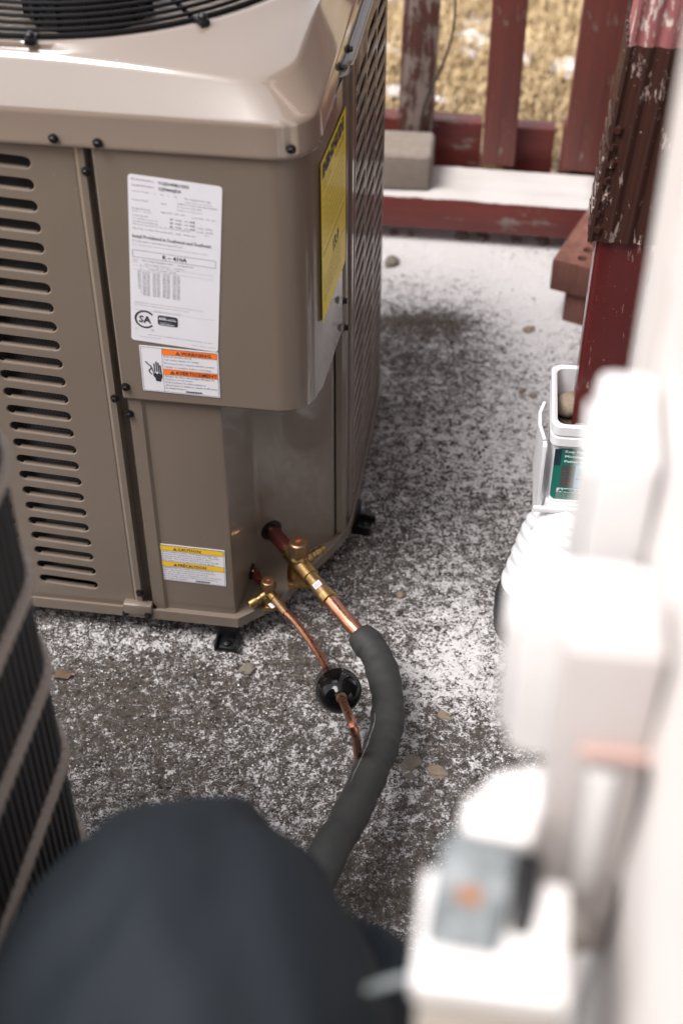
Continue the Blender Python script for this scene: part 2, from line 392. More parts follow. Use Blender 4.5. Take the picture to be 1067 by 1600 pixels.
# straw-coloured blades on the lawn and snow tufts lying on them
def straw_mat(n, a, b):
    m = mat(n, a, .8); t = NT(m); oi = t.noise(9, 3); t.col(t.mix(oi, a, b)); return m
STRAW = straw_mat('straw', (.50, .36, .18), (.68, .53, .33)); STRAW2 = straw_mat('dark_straw', (.2, .13, .06), (.42, .3, .16))
rnd = random.Random(3); vs = []; fs = []; mi = []
for k in range(30000):
    x = rnd.uniform(-.5, 2.0); y = rnd.uniform(2.72, 4.1)
    if noise.noise(Vector((x * 5, y * 5, 3))) > .34: continue
    a = rnd.uniform(0, 2 * pi); L = rnd.uniform(.03, .09); w = rnd.uniform(.0014, .003); h = rnd.uniform(.01, .05)
    dx, dy = cos(a), sin(a); i = len(vs)
    vs += [(x - dy * w, y + dx * w, -.02), (x + dy * w, y - dx * w, -.02), (x + dx * L * .5 + dy * w, y + dy * L * .5 - dx * w, h), (x + dx * L * .5 - dy * w, y + dy * L * .5 + dx * w, h), (x + dx * L, y + dy * L, h * rnd.uniform(.3, 1.0))]
    fs += [(i, i + 1, i + 2, i + 3), (i + 3, i + 2, i + 4)]; mk = 1 if rnd.random() < .3 else 0; mi += [mk, mk]
me = bpy.data.meshes.new('dry_grass'); me.from_pydata(vs, [], fs); me.materials.append(STRAW); me.materials.append(STRAW2); me.polygons.foreach_set('material_index', mi)
o = bpy.data.objects.new('dry_grass', me); COL.objects.link(o); tag(o, 'pale straw coloured winter grass on the lawn behind the red fence', 'grass', kind='stuff')
bm = NB()
for k in range(420):
    x = rnd.uniform(-.3, 1.8); y = rnd.uniform(2.75, 4.0)
    if noise.noise(Vector((x * 5, y * 5, 3))) < .12: continue
    b = bmesh.new(); bmesh.ops.create_icosphere(b, subdivisions=2, radius=1); s = rnd.uniform(.012, .045)
    for v in b.verts: v.co = v.co * (1 + .45 * noise.noise(v.co * 1.7 + Vector((k, 0, 0))))
    merge(bm, b, Matrix.Translation((x, y, .014)) @ Matrix.Rotation(rnd.uniform(0, 6), 4, 'Z') @ Matrix.Diagonal((s * rnd.uniform(.8, 2), s, s * .38, 1)))
tag(obj('snow_clump', bm, SNOW, ang=80), 'thin snow patches lying between tufts on the lawn behind the fence', 'snow', kind='stuff')

# loose snow grains and grit lying on the concrete: real little lumps
def grains(name, count, mat_, seed, s0, s1, flat, test, label, cat):
    rnd = random.Random(seed); vs = []; fs = []; base = [(1, 0, 0), (-.5, .87, 0), (-.5, -.87, 0), (.1, .1, 1)]
    k = 0
    while k < count:
        x = rnd.uniform(-.75, .75); y = rnd.uniform(.62, 2.42)
        if x > .62 * y * .62 + .12 or x < -.62 * y * .55 - .08: k += 1; continue
        k += 1
        if not test(x, y, rnd): continue
        s = s0 + (s1 - s0) * rnd.random() ** 2.4; a = rnd.uniform(0, 6.28); i = len(vs); ca, sa = cos(a), sin(a)
        for p in ((1, 0, -.3), (0, 1, -.3), (-1, 0, -.3), (0, -1, -.3), (.5, .4, .8), (-.4, -.5, .9)):
            px = p[0] * s * rnd.uniform(.6, 1.2); py = p[1] * s * rnd.uniform(.6, 1.2)
            vs.append((x + px * ca - py * sa, y + px * sa + py * ca, .001 + p[2] * s * flat))
        fs += [(i, i + 1, i + 4), (i + 1, i + 2, i + 5), (i + 1, i + 5, i + 4), (i + 2, i + 3, i + 5), (i + 3, i, i + 4), (i + 3, i + 4, i + 5)]
    me = bpy.data.meshes.new(name); me.from_pydata(vs, [], fs); me.materials.append(mat_); me.validate()
    o = bpy.data.objects.new(name, me); COL.objects.link(o); return tag(o, label, cat, kind='stuff')
def cover(x, y):
    c = .9 * noise.fractal(Vector((x * 7, y * 7, 0)), 1, 2, 4)
    for (u, v_, rx, ry, a) in DR2: c += a * math.exp(-((x - u) / rx) ** 2 - ((y - v_) / ry) ** 2)
    return c
DR2 = [(gz(u, v).x, gz(u, v).y, rx, ry, a * 1.6) for (u, v, rx, ry, a) in DRIFTS]
grains('snow_grains', 90000, SNOW, 11, .0006, .0021, .6, lambda x, y, r: r.random() < .42 + cover(x, y), 'loose white snow grains scattered over the concrete pad', 'snow')
GRIT = mat('dark_grit', (.05, .042, .036), .8); t = NT(GRIT); t.col(t.ramp(t.noise(60, 2), [(.35, (.012, .01, .009)), (.65, (.10, .08, .065))]))
grains('grit', 22000, GRIT, 5, .0008, .003, .7, lambda x, y, r: r.random() < .7 - cover(x, y), 'dark and tan grit strewn over the concrete pad', 'grit')

def pebble(u, v, r, zs, label, m=STONE, seed=0, name='stone', z=0, sx=1.3):
    r *= .82; p = gz(u, v, z); b = NB(); bb = bmesh.new(); bmesh.ops.create_icosphere(bb, subdivisions=3, radius=1)
    for w in bb.verts: w.co *= 1 + .28 * 1.6 * noise.noise(w.co * 1.3 + Vector((seed * 7.1, 0, 0))) + .16 * noise.noise(w.co * 5 + Vector((seed, 3, 0)))
    merge(b, bb, Matrix.Rotation(seed * 1.3, 4, 'Z') @ Matrix.Diagonal((r * sx, r, r * zs, 1)))
    o = obj(name, b, m, ang=60); o.location = (p.x, p.y, z + r * zs * .35)
    return tag(o, label, 'stone', 'loose stones')
for a in [(612, 410, .017, .6, 'flat grey stone in the snow beside the lower slotted side panel, under the red beam', STONEG, 1),
          (693, 1120, .009, .6, 'small pale buff stone on the concrete right of the thick black insulated pipe', STONE, 2),
          (640, 1194, .013, .45, 'flat olive tan stone just right of the lower bend of the black insulated pipe', STONEG, 3),
          (683, 983, .005, .9, 'tiny dark round pebble on snowy concrete above the white snow drift', GRIT, 4),
          (388, 1046, .011, .5, 'buff stone on the concrete left of the thin copper pipe', STONEG, 5),
          (683, 1208, .013, .4, 'flat pinkish stone half under snow beside the olive tan stone', STONE, 7),
          (815, 612, .007, .8, 'small tan pebble on the snow left of the white downspout box', STONE, 8),
          (832, 620, .007, .6, 'small brown pebble on the snow nearest to the white downspout box', STONE, 9),
          (826, 515, .011, .35, 'flat brown stone in snow below the stacked bricks', STONE, 10),
          (625, 930, .006, .7, 'small buff pebble on the concrete above the black insulation end', STONE, 11),
          (640, 1214, .007, .6, 'small olive pebble just below the flat olive tan stone', STONEG, 12)]:
    pebble(a[0], a[1], a[2], a[3], a[4], a[5], a[6])
# dead leaf
bm = NB(); p = gz(100, 1058); L = [(-.013, -.004), (-.005, -.008), (.007, -.007), (.014, .001), (.005, .005), (-.006, .008)]
c = bm.verts.new((0, 0, .004)); rg = [bm.verts.new((x, y, .001 + .004 * (i % 2))) for i, (x, y) in enumerate(L)]
for i in range(6): bm.faces.new((c, rg[i], rg[(i + 1) % 6]))
LEAF = mat('dead_leaf', (.13, .08, .045), .8); o = obj('dead_leaf', bm, LEAF, ang=60); o.location = (p.x, p.y, .003)
tag(o, 'curled brown dead leaf on the concrete at the left beside the black condenser', 'leaf')

# ------------------------------------------------------------------ the new air conditioner
AC = thing('air_conditioner', 'large taupe outdoor air conditioner with slotted front, rating labels and black fan grille', 'air conditioner', O, -YAW)
ZS = .709; ZC = .383; XR = .178; XG = .19; YB = .655; XL = -.49
# louvred front panel with real slots
def capsule(cx, cz, w, h, rot, n=7):
    pts = []
    for s, a0 in ((1, -90), (-1, 90)):
        for i in range(n + 1):
            a = radians(a0 + 180 * i / n); pts.append((s * (w / 2 - h / 2) + h / 2 * cos(a), h / 2 * sin(a)))
    return [(cx + x * cos(rot) - z * sin(rot), cz + x * sin(rot) + z * cos(rot)) for x, z in pts]
slots = []; NS = 25
for k in range(NS):
    z = .052 + (.688 - .052) * k / (NS - 1)
    for cx in (-.168, -.268, -.368): slots.append(capsule(cx, z, .084, .0168, radians(-3.2)))
Mxz = Matrix(((1, 0, 0, 0), (0, 0, -1, 0), (0, 1, 0, 0), (0, 0, 0, 1)))     # (x,y,z)->(x,-z,y)
me = holed([(XL + .02, .014), (-.0785, .014), (-.0785, .712), (XL + .02, .712)], slots, .0008, .0014, Mxz @ Matrix.Translation((0, 0, 0)))
obj('louver_panel', None, TAUPE, AC, 30, me=me)
bm = NB(); sheet(bm, [(-.079, .0), (-.073, -.0045), (-.066, -.0045), (-.0655, .012)], .014, .712, .0015); sheet(bm, [(-.0655, .012), (-.0575, .012)], .014, .712, .001)
obj('edge_flange', bm, TAUPE, AC)
lip = None
for k in range(NS):
    z = .052 + (.688 - .052) * k / (NS - 1)
    for cx in (-.168, -.268, -.368):
        if lip is None:
            b = NB(); box(b, (-.034, .0006, -.0008), (.034, .0075, .0006), .0004); o = obj('slot_lip', b, TAUPE, AC); lip = o.data
        else: o = obj('slot_lip', None, None, AC, 0, me=lip)
        o.location = (cx, 0, z - .0068); o.rotation_euler = (radians(-14), radians(3.2), 0)
# coil behind the slots
bm = NB(); sheet(bm, [(XL + .03, .022), (-.085, .022)], .03, .71, .02); obj('coil', bm, FIN, AC)
for k in range(0):
    pass
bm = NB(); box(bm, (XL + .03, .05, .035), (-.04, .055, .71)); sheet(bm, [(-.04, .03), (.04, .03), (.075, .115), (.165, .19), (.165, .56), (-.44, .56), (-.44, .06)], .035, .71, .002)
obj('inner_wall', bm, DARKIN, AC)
# lower service panel: front, inward face and recess face
Apt = (.062, 0); Bpt = (.0775, .094); Cpt = (.171, .17)
bm = NB(); sheet(bm, [(-.054, .003), (-.050, -.001), (-.036, -.001), (-.032, .0022), (-.028, .0022), (.058, .0022), (.0615, .0035), (.0635, .0075), (.0765, .092), (.0785, .0955), (.083, .099), (.171, .17), (.1735, .1745), (.1735, .196)], .016, .40, .0012)
obj('service_panel', bm, TAUPE, AC)
bm = NB(); sheet(bm, [(.176, .182), (.184, .184), (.1885, .19), (.1885, .2135), (.1775, .2135)], .02, ZS + .01, .0012)
sheet(bm, [(.179, .216), (.190, .2165), (.192, .219), (.192, .236)], .02, ZS + .01, .0012)
obj('corner_post', bm, TAUPE, AC)
# upper control cover, wraps the corner
rc = .044
pth = [(-.0565, .004), (-.0565, -.0045), (-.0545, -.006)] + [(.0, -.006), (.06, -.006)] + [(x - .003, y) for x, y in arc(XR - rc, -.006 + rc, rc, -90, -4, 14)] + [(XR + .001, .05), (XR + .006, .15), (XR + .010, .236)]
bm = NB(); sheet(bm, pth, ZC - .0, ZS + .008, .0012)
sheet(bm, [(p[0], p[1] + .0015) for p in pth[2:]], ZC - .0025, ZC + .001, .010)
obj('control_cover', bm, TAUPE, AC)
# underside of the cover (closes the bay above the valves)
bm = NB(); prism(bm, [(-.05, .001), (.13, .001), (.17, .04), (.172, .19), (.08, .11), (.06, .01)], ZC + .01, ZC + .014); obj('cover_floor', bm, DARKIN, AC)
# slotted side and rear guard
def side_holes(z0, z1, ycols, w=.085):
    out = []
    for j, cy in enumerate(ycols):
        k = 0
        while True:
            z = z0 + .0262 * k + (.0131 if j % 2 else 0)
            if z > z1: break
            out.append(capsule(cy, z, w, .0185, radians(-3.0), 5)); k += 1
    return out
Ls = .565 - .236
me = holed([(0, .02), (Ls, .02), (Ls, ZS + .008), (0, ZS + .008)], side_holes(.05, .70, (.054, .158, .262), .097), .0008, .0016)
Ms = Matrix(((0, 0, 1, XG + .001), (1, 0, 0, .236), (0, 1, 0, 0), (0, 0, 0, 1))); me.transform(Ms)
obj('side_guard', None, MATTE, AC, 30, me=me)
bm = NB(); sheet(bm, arc(XG - .09, .565, .091, 0, 90, 8) + [(XL + .1, .656)] + arc(XL + .09, .565, .091, 90, 180, 6) + [(XL, .09)] + arc(XL + .09, .09, .09, 180, 262, 6), .02, ZS + .008, .0012)
obj('rear_guard', bm, MATTE, AC)
# vertical support rods inside the slotted side
for y in (.345, .44):
    bm = NB(); box(bm, (XG - .014, y - .004, .02), (XG - .006, y + .004, .71), .001); obj('guard_rod', bm, TAUPE, AC)
# base pan with a chamfered corner and rolled lip
def loop(off):
    return [(XL - off, -.004 - off), (.066 + off * .4, -.006 - off), (.116 + off, .042 - off * .6), (.138 + off, .088), (.169 + off, .15 - off * .4), (.190 + off, .20), (.192 + off, .235)] + arc(XG - .085, .565, .09 + off, 0, 90, 6) + arc(XL + .09, .565, .092 + off, 90, 180, 6)
bm = NB(); prism(bm, loop(.0), .008, .017); sheet(bm, loop(.004), .004, .021, .003, closed=True)
box(bm, (-.092, -.013, .012), (-.052, .0, .030), .003)
obj('base_pan', bm, TAUPE, AC)
bm = NB(); prism(bm, loop(-.001), ZS + .0035, ZS + .0065); obj('top_flange', bm, TAUPE, AC)
# feet
for (px, py, rz) in ((.052, -.012, 0), (.204, .252, radians(80)), (-.44, -.012, 0), (-.44, .655, pi)):
    bm = NB(); M = Matrix.Translation((px, py, -.03)) @ Matrix.Rotation(rz, 4, 'Z')
    box(bm, (-.016, -.014, .0), (.016, .016, .008), .003, M); box(bm, (-.016, .004, .004), (.016, .012, .044), .003, M); box(bm, (-.016, -.018, .003), (-.012, .01, .017), .0015, M); box(bm, (.012, -.018, .003), (.016, .01, .017), .0015, M)
    lathe(bm, [(.0055, 0), (.0055, .003), (.0025, .0045)], 12, M @ Matrix.Translation((0, -.006, .008)))
    obj('mounting_foot', bm, BLACKP, AC)
# moulded top cap, lofted from a rounded rectangle to the round fan opening
cxp, cyp = -.153, .326; hx, hy = (XR + .004) - cxp, cyp + .010; fcx, fcy = -.153, .338
def rr(ang, inset, r):
    dx, dy = cos(ang), sin(ang); lo, hi = 0, 1.0; ax, ay = hx - inset - r, hy - inset - r
    for _ in range(30):
        m = (lo + hi) / 2; x = abs(dx * m); y = abs(dy * m); qx, qy = x - ax, y - ay
        sdv = sqrt(max(qx, 0) ** 2 + max(qy, 0) ** 2) + min(max(qx, qy), 0) - r
        if sdv < 0: lo = m
        else: hi = m
    return (cxp + dx * lo, cyp + dy * lo)
NA = 240
angs = [2 * pi * i / NA for i in range(NA)]
rings = []
def corner(a):
    x, y = rr(a, 0, .05); return min(1, max(0, (sqrt((x - cxp) ** 2 + (y - cyp) ** 2) - .335) / .10))
for (ins, z, r, dr) in [(.004, .004, .046, 0), (.0, .004, .048, 0), (-.001, .006, .049, 0), (.0, .009, .048, 0), (.0005, .0385, .048, 0), (.001, .0415, .048, 0), (.003, .0450, .05, .0), (.0042, .0472, .05, .001), (.016, .0676, .054, .008), (.0252, .0838, .059, .0143), (.0265, .0861, .06, .015), (.0295, .0900, .062, .015), (.034, .0920, .066, .014)]:
    rings.append([(*rr(a, ins, r), ZS + z - dr * corner(a)) for a in angs])
last = rings[-1]
RO = .308
for (dR, z, bl) in [(0, .0950, .45), (.008, .0985, 1), (.004, .1002, 1), (.0, .0995, 1), (-.002, .096, 1), (-.002, .07, 1), (.003, .03, 1)]:
    ring = []
    for a, p in zip(angs, last):
        aa = atan2(p[1] - fcy, p[0] - fcx); d = sqrt((p[0] - fcx) ** 2 + (p[1] - fcy) ** 2)
        R2 = RO + dR if bl == 1 else RO + .008
        if dR > 0 or bl < 1: R2 = min(R2, d - .002 - (.008 - dR) * .3)
        else: R2 = min(R2, d - .006)
        q = (fcx + R2 * cos(aa), fcy + R2 * sin(aa))
        ring.append((p[0] * (1 - bl) + q[0] * bl, p[1] * (1 - bl) + q[1] * bl, (p[2] * (1 - bl) + (ZS + z) * bl) if bl < 1 else ZS + z))
    rings.append(ring)
bm = NB(); VR = [[bm.verts.new(p) for p in r] for r in rings]
for a, c in zip(VR, VR[1:]):
    for i in range(NA): bm.faces.new((a[i], a[(i + 1) % NA], c[(i + 1) % NA], c[i]))
obj('top_cap', bm, CAPM, AC, 50)
# fan well, motor, blades
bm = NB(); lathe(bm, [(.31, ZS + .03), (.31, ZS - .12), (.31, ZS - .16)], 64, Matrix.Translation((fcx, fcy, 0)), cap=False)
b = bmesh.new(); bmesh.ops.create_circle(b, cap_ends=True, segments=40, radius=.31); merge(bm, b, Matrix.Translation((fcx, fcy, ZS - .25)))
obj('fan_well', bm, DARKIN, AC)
bm = NB(); lathe(bm, [(.0, .02), (.07, .02), (.075, .026), (.075, .095), (.07, .10), (.03, .106), (.0, .106)], 32, Matrix.Translation((fcx, fcy, ZS - .02)), cap=False)
for k in range(14):
    a = 2 * pi * k / 14; box(bm, (.073, -.002, .03), (.081, .002, .09), .0005, Matrix.Translation((fcx, fcy, ZS - .02)) @ Matrix.Rotation(a, 4, 'Z'))
obj('fan_motor', bm, BLACKP, AC)
for k in range(3):
    bm = NB(); n = 10; g = []
    for i in range(n + 1):
        a = radians(-32 + 64 * i / n) + 2 * pi * k / 3 + .5
        g.append([bm.verts.new((fcx + r_ * cos(a), fcy + r_ * sin(a), ZS - .08 + .07 * (i / n) * (r_ / .28) ** .5)) for r_ in (.06, .12, .18, .24, .285)])
    for i in range(n):
        for j in range(4): bm.faces.new((g[i][j], g[i + 1][j], g[i + 1][j + 1], g[i][j + 1]))
    bmesh.ops.solidify(bm, geom=list(bm.faces), thickness=.002); obj('fan_blade', bm, BLACKP, AC)
GR = obj('fan_grille', (lambda b: (tube(b, [(fcx + .299 * cos(2 * pi * i / 96), fcy + .299 * sin(2 * pi * i / 96), ZS + .100) for i in range(97)], .0032, 8, cap=False), b)[1])(NB()), WIREM, AC)
for k in range(19):
    R_ = .2865 - .0138 * k; z = ZS + .101 + .018 * (1 - (R_ / .292) ** 2)
    bm = NB(); tube(bm, [(fcx + R_ * cos(2 * pi * i / 72), fcy + R_ * sin(2 * pi * i / 72), z) for i in range(73)], .0021, 6, cap=False); obj('wire_ring', bm, WIREM, GR)
FE = [UMI @ gz(38, 66, ZS + .142), UMI @ gz(336, 34, ZS + .142)]
fa = [atan2(p.y - fcy, p.x - fcx) for p in FE] + [radians(d) for d in (20, 75, 130, 185, 225)]
for a in fa:
    bm = NB(); tube(bm, [(fcx + r_ * cos(a), fcy + r_ * sin(a), ZS + .0975 + .018 * (1 - (r_ / .292) ** 2)) for r_ in (.306, .22, .14, .07, .03)] , .0026, 8); obj('spoke', bm, WIREM, GR)
    bm = NB(); Mf = Matrix.Translation((fcx + .312 * cos(a), fcy + .312 * sin(a), ZS + .0995)) @ Matrix.Rotation(a, 4, 'Z')
    box(bm, (-.012, -.006, -.001), (.008, .006, .006), .002, Mf); lathe(bm, [(.005, 0), (.005, .005), (.003, .007)], 10, Mf @ Matrix.Translation((.002, 0, .005))); obj('grille_clip', bm, BLACKP, GR)
# hex washer screws
smesh = None
def screw(u, v, off, n=Vector((0, -1, 0))):
    global smesh
    if smesh is None:
        b = NB(); lathe(b, [(.0056, 0), (.0056, .001), (.0045, .0016)], 14); lathe(b, [(.0036, .0014), (.0036, .0048), (.0028, .0054)], 6)
        o = obj('screw', b, SCREW, AC, 25); smesh = o.data
    else: o = obj('screw', None, None, AC, 0, me=smesh)
    nw = UM.to_3x3() @ n; P = UM @ (n * off); p = UMI @ gp(u, v, P, nw)
    o.matrix_local = axisM(p, n); return o
for (u, v, off) in [(84, 216, .0115), (153, 223, .0115), (455, 233, .0105), (135, 267, .0048), (180, 622, .0048), (197, 604, .006), (203, 646, .001), (219, 926, .0048), (239, 948, .001), (197, 957, .008), (232, 962, .013)]:
    screw(u, v, off)
for (u, v) in [(531, 104), (544, 76)]: screw(u, v, XR + .0045, Vector((1, 0, 0)))
for (u, v) in [(536, 470), (538, 512)]: screw(u, v, XR + .010, Vector((1, 0, 0)))

# ---- labels
def text_into(bm, s, x, y, h, maxw=None, align='LEFT', mi=0, bold=0, sx=1):
    cu = bpy.data.curves.new('t', 'FONT'); cu.body = s; cu.size = h * 1.38; cu.align_x = align; cu.resolution_u = 1; cu.offset = bold; cu.fill_mode = 'FRONT'
    o = bpy.data.objects.new('t', cu); COL.objects.link(o); me = mesh_of(o); kill(o)
    if not me.vertices: return
    xs = [v.co.x for v in me.vertices]; w = max(xs) - min(xs); k = sx
    if maxw: k = maxw / w
    for v in me.vertices: v.co.x = x + v.co.x * k; v.co.y = y + v.co.y
    for p in me.polygons: p.material_index = mi
    n0 = len(bm.faces); bm.from_mesh(me); bm.faces.ensure_lookup_table()
    for f in bm.faces[n0:]: f.material_index = mi
    bpy.data.meshes.remove(me)
def rect(bm, x, y, w, h, mi=0, z=0):
    f = bm.faces.new([bm.verts.new(p) for p in ((x, y, z), (x + w, y, z), (x + w, y + h, z), (x, y + h, z))]); f.material_index = mi
def poly(bm, L, mi=0, z=0):
    f = bm.faces.new([bm.verts.new((p[0], p[1], z)) for p in L]); f.material_index = mi
def rrect_pts(w, h, r, n=5):
    return arc(w - r, -r, r, 90, 0, n) + arc(w - r, -h + r, r, 0, -90, n) + arc(r, -h + r, r, -90, -180, n) + arc(r, -r, r, 180, 90, n)
def sticker(name, tl, ux, uy, n, w, h, r, m, par):
    """local frame: x right, y up, origin top-left; tl/ux/uy/n given in the parent's frame"""
    M = Matrix(((ux.x, uy.x, n.x, tl.x), (ux.y, uy.y, n.y, tl.y), (ux.z, uy.z, n.z, tl.z), (0, 0, 0, 1)))
    b = NB(); prism(b, rrect_pts(w, h, r), 0, .0004); o = obj(name, b, m, par, 30); o.matrix_local = M; return o
def printing(bm, mats, par, z=.0007, name='printing'):
    for v in bm.verts: v.co.z += z
    o = obj(name, bm, mats, par, 0); return o
F3 = lambda x, z, off: Vector((x, -off, z))
def fr(rot): return Vector((cos(rot), 0, sin(rot))), Vector((-sin(rot), 0, cos(rot))), Vector((0, -1, 0))
ux, uy, nn = fr(radians(-4.6))
RL = sticker('rating_label', F3(-.0195, .6845, .0064), ux, uy, nn, .1025, .2155, .004, PAPER, AC)
bm = NB(); T = lambda s, x, y, h, w=None, a='LEFT', mi=0, b=0: text_into(bm, s, x / 1000, -y / 1000, h / 1000, (w / 1000) if w else None, a, mi, b)
T('Model Number:', 3.5, 6, 2.1, 25); T('YC2D04SB21SXA', 33, 7.6, 3.8, 34, b=.0001); T('Serial Number:', 4, 13, 2.1, 25); T('C2F4446JDA', 33, 14.5, 3.8, 25, b=.0001)
T('System Voltage', 4, 20, 1.5, 19, mi=1); T('V      Ph    1      60', 28, 20.5, 1.6, 26, mi=1)
T('For Outdoor Use Only', 62, 21.5, 2.2, 28); T('Usage exterieur seulement', 62, 25, 1.3, 30, mi=1)
T('Factory Charge', 4, 30.5, 1.8, 18, mi=1); T('R410A', 36, 31, 1.6, 6, mi=1)
T('TESTED TO UL 60335 / CSA C22.2 STANDARD', 54, 28.5, 1.6, 44); T('Short circuit current rating', 54, 32, 1.5, 26); T('Maximum working pressure', 54, 36, 1.3, 28, mi=1)
T('Design Pressure', 4, 41, 1.7, 20); T('Pression nominale', 4, 44, 1.3, 22, mi=1); T('High PSIG : 300  450', 36, 41.5, 1.6, 26); T('Low PSIG : 150  250', 70, 43, 1.6, 26)
for k, s in enumerate(('Condenser fan motor', 'Compressor', 'Unit  Min Circuit Ampacity')): T(s, 4, 49.5 + 3.8 * k, 1.5, (18, 28, 28)[k], mi=k % 2)
for k in range(3):
    y = 49 + 4.6 * k
    T('NO', 46, y, 2.1, 3.2, b=.0001); T('208/230', 51.5, y, 2.1, 7.5); T('1PH', 61.5, y, 1.8, 4, mi=1); T('60 HZ', 68, y, 2.1, 5.5, b=.0001)
    T(('', '17.9 RLA', '112 LRA')[k], 75, y + 1.5, 1.8, 8, mi=1) if k else None
    T(('', '0.80 FLA', '1/4 HP')[k], 85, y + 1.3, 1.9, 8) if k else None
T('Maximum Overcurrent Protective Device (Fuse/HACR)', 4, 60.5, 1.5, 64, mi=1); T('Max Fuse or Max Circuit Breaker   50A   MCA 24.1', 4, 66, 1.6, 70); T('35.0', 84, 63, 1.6, 5, mi=1)
T('Install Prohibited in Southwest and Southeast', 3.5, 77, 4.4, 88, b=.00006)
T('For information, visit www.energysavers.gov', 3.5, 82, 1.7, 56); T('Note:  This information must remain in place until final permanent signage is installed', 3.5, 86.5, 1.2, 84, mi=1)
for (x, y, w, h) in [(3.5, 102, 94, .35), (3.5, 93, 94, .35), (3.5, 102, .35, 9), (97.2, 102, .35, 9)]: rect(bm, x / 1000, -y / 1000, w / 1000, h / 1000)
T('R – 410A', 51, 99.9, 5.2, None, 'CENTER', b=.00015)
T('Subcooling Charging Chart  -  Cooling Mode', 14, 106, 1.9, 58); T('Outdoor Ambient Temperature        Liquid Temp', 17, 110.5, 1.5, 45); T('Liquid Pressure  (psig)', 22, 116, 1.5, 30)
for k in range(4): T(str(8 + 2 * k), 19 + 11.5 * k, 113.5, 1.5)
rect(bm, .0035, -.1125, .092, .0002, 1); rect(bm, .0035, -.118, .092, .0002, 1); rect(bm, .0125, -.15, .0002, .04, 1)
T('Liquid', 3.5, 106, 1.2, 6); T('Temp', 3.5, 108.5, 1.2, 5)
r2 = random.Random(2)
for j in range(26):
    y = 120 + 1.25 * j
    T('%d' % (75 + 2 * j), 9, y - (0 if j < 18 else 0), .95, 2.4) if j < 20 else None
    for k in range(4): T('%d %d' % (200 + 7 * j + 11 * k, 210 + 7 * j + 11 * k), 14.5 + 11.5 * k, y, .95, 8.2, mi=r2.choice((0, 1)))
T('Charging tables for cooling mode with rated airflow. Temperatures outside table see manual', 4, 162, 1.2, 80, mi=1)
T('Subcool superheat see manual for alternate systems and long line set charges', 4, 165.5, 1.2, 64, mi=1)
rect(bm, .004, -.172, .094, .0002, 1); T('For assistance call your dealer', 28, 171, 1.2, 30, mi=1)
# CSA style ring mark and letters
cxm, cym = .0165, -.184
R1, R2 = .0122, .0100; aa = [radians(40 + 280 * i / 30) for i in range(31)]
for a, b_ in zip(aa, aa[1:]): poly(bm, [(cxm + R2 * cos(a), cym + R2 * sin(a)), (cxm + R1 * cos(a), cym + R1 * sin(a)), (cxm + R1 * cos(b_), cym + R1 * sin(b_)), (cxm + R2 * cos(b_), cym + R2 * sin(b_))])
T('SA', 9.4, 188.6, 9.6, 14.6, b=.0004); T('C               US', 5, 199.5, 2.8, 22, mi=1)
b_ = rrect_pts(.0235, .0135, .003); poly(bm, [(.0315 + p[0], -.1755 + p[1]) for p in b_])
rect(bm, .0325, -.1813, .021, .0006, 2, .0003); rect(bm, .034, -.1872, .0175, .0005, 2, .0003)
n0 = len(bm.verts); T('AHRI', 33, 180.6, 3.0, 8.5, mi=2, b=.0001); T('CERTIFIED', 42.5, 180.5, 2.0, 10, mi=2); T('Unitary Small Equipment', 33.2, 185.6, 1.6, 14, mi=2); T('AHRI Standard 210/240', 35, 188.3, 1.2, 15, mi=2)
bm.verts.ensure_lookup_table()
for v in bm.verts[n0:]: v.co.z += .0003
T('Johnson Controls Unitary Products  3110 N Mead, Wichita, KS 67219', 20, 205, 1.3, 76); T('Assembled in Monterrey, MX', 9, 209, 1.3, 26, mi=1); T('Patents : www.jci.com/patents', 72, 210.8, 1.3, 28, mi=1)
printing(bm, [INK, GREYINK, PAPER], RL)

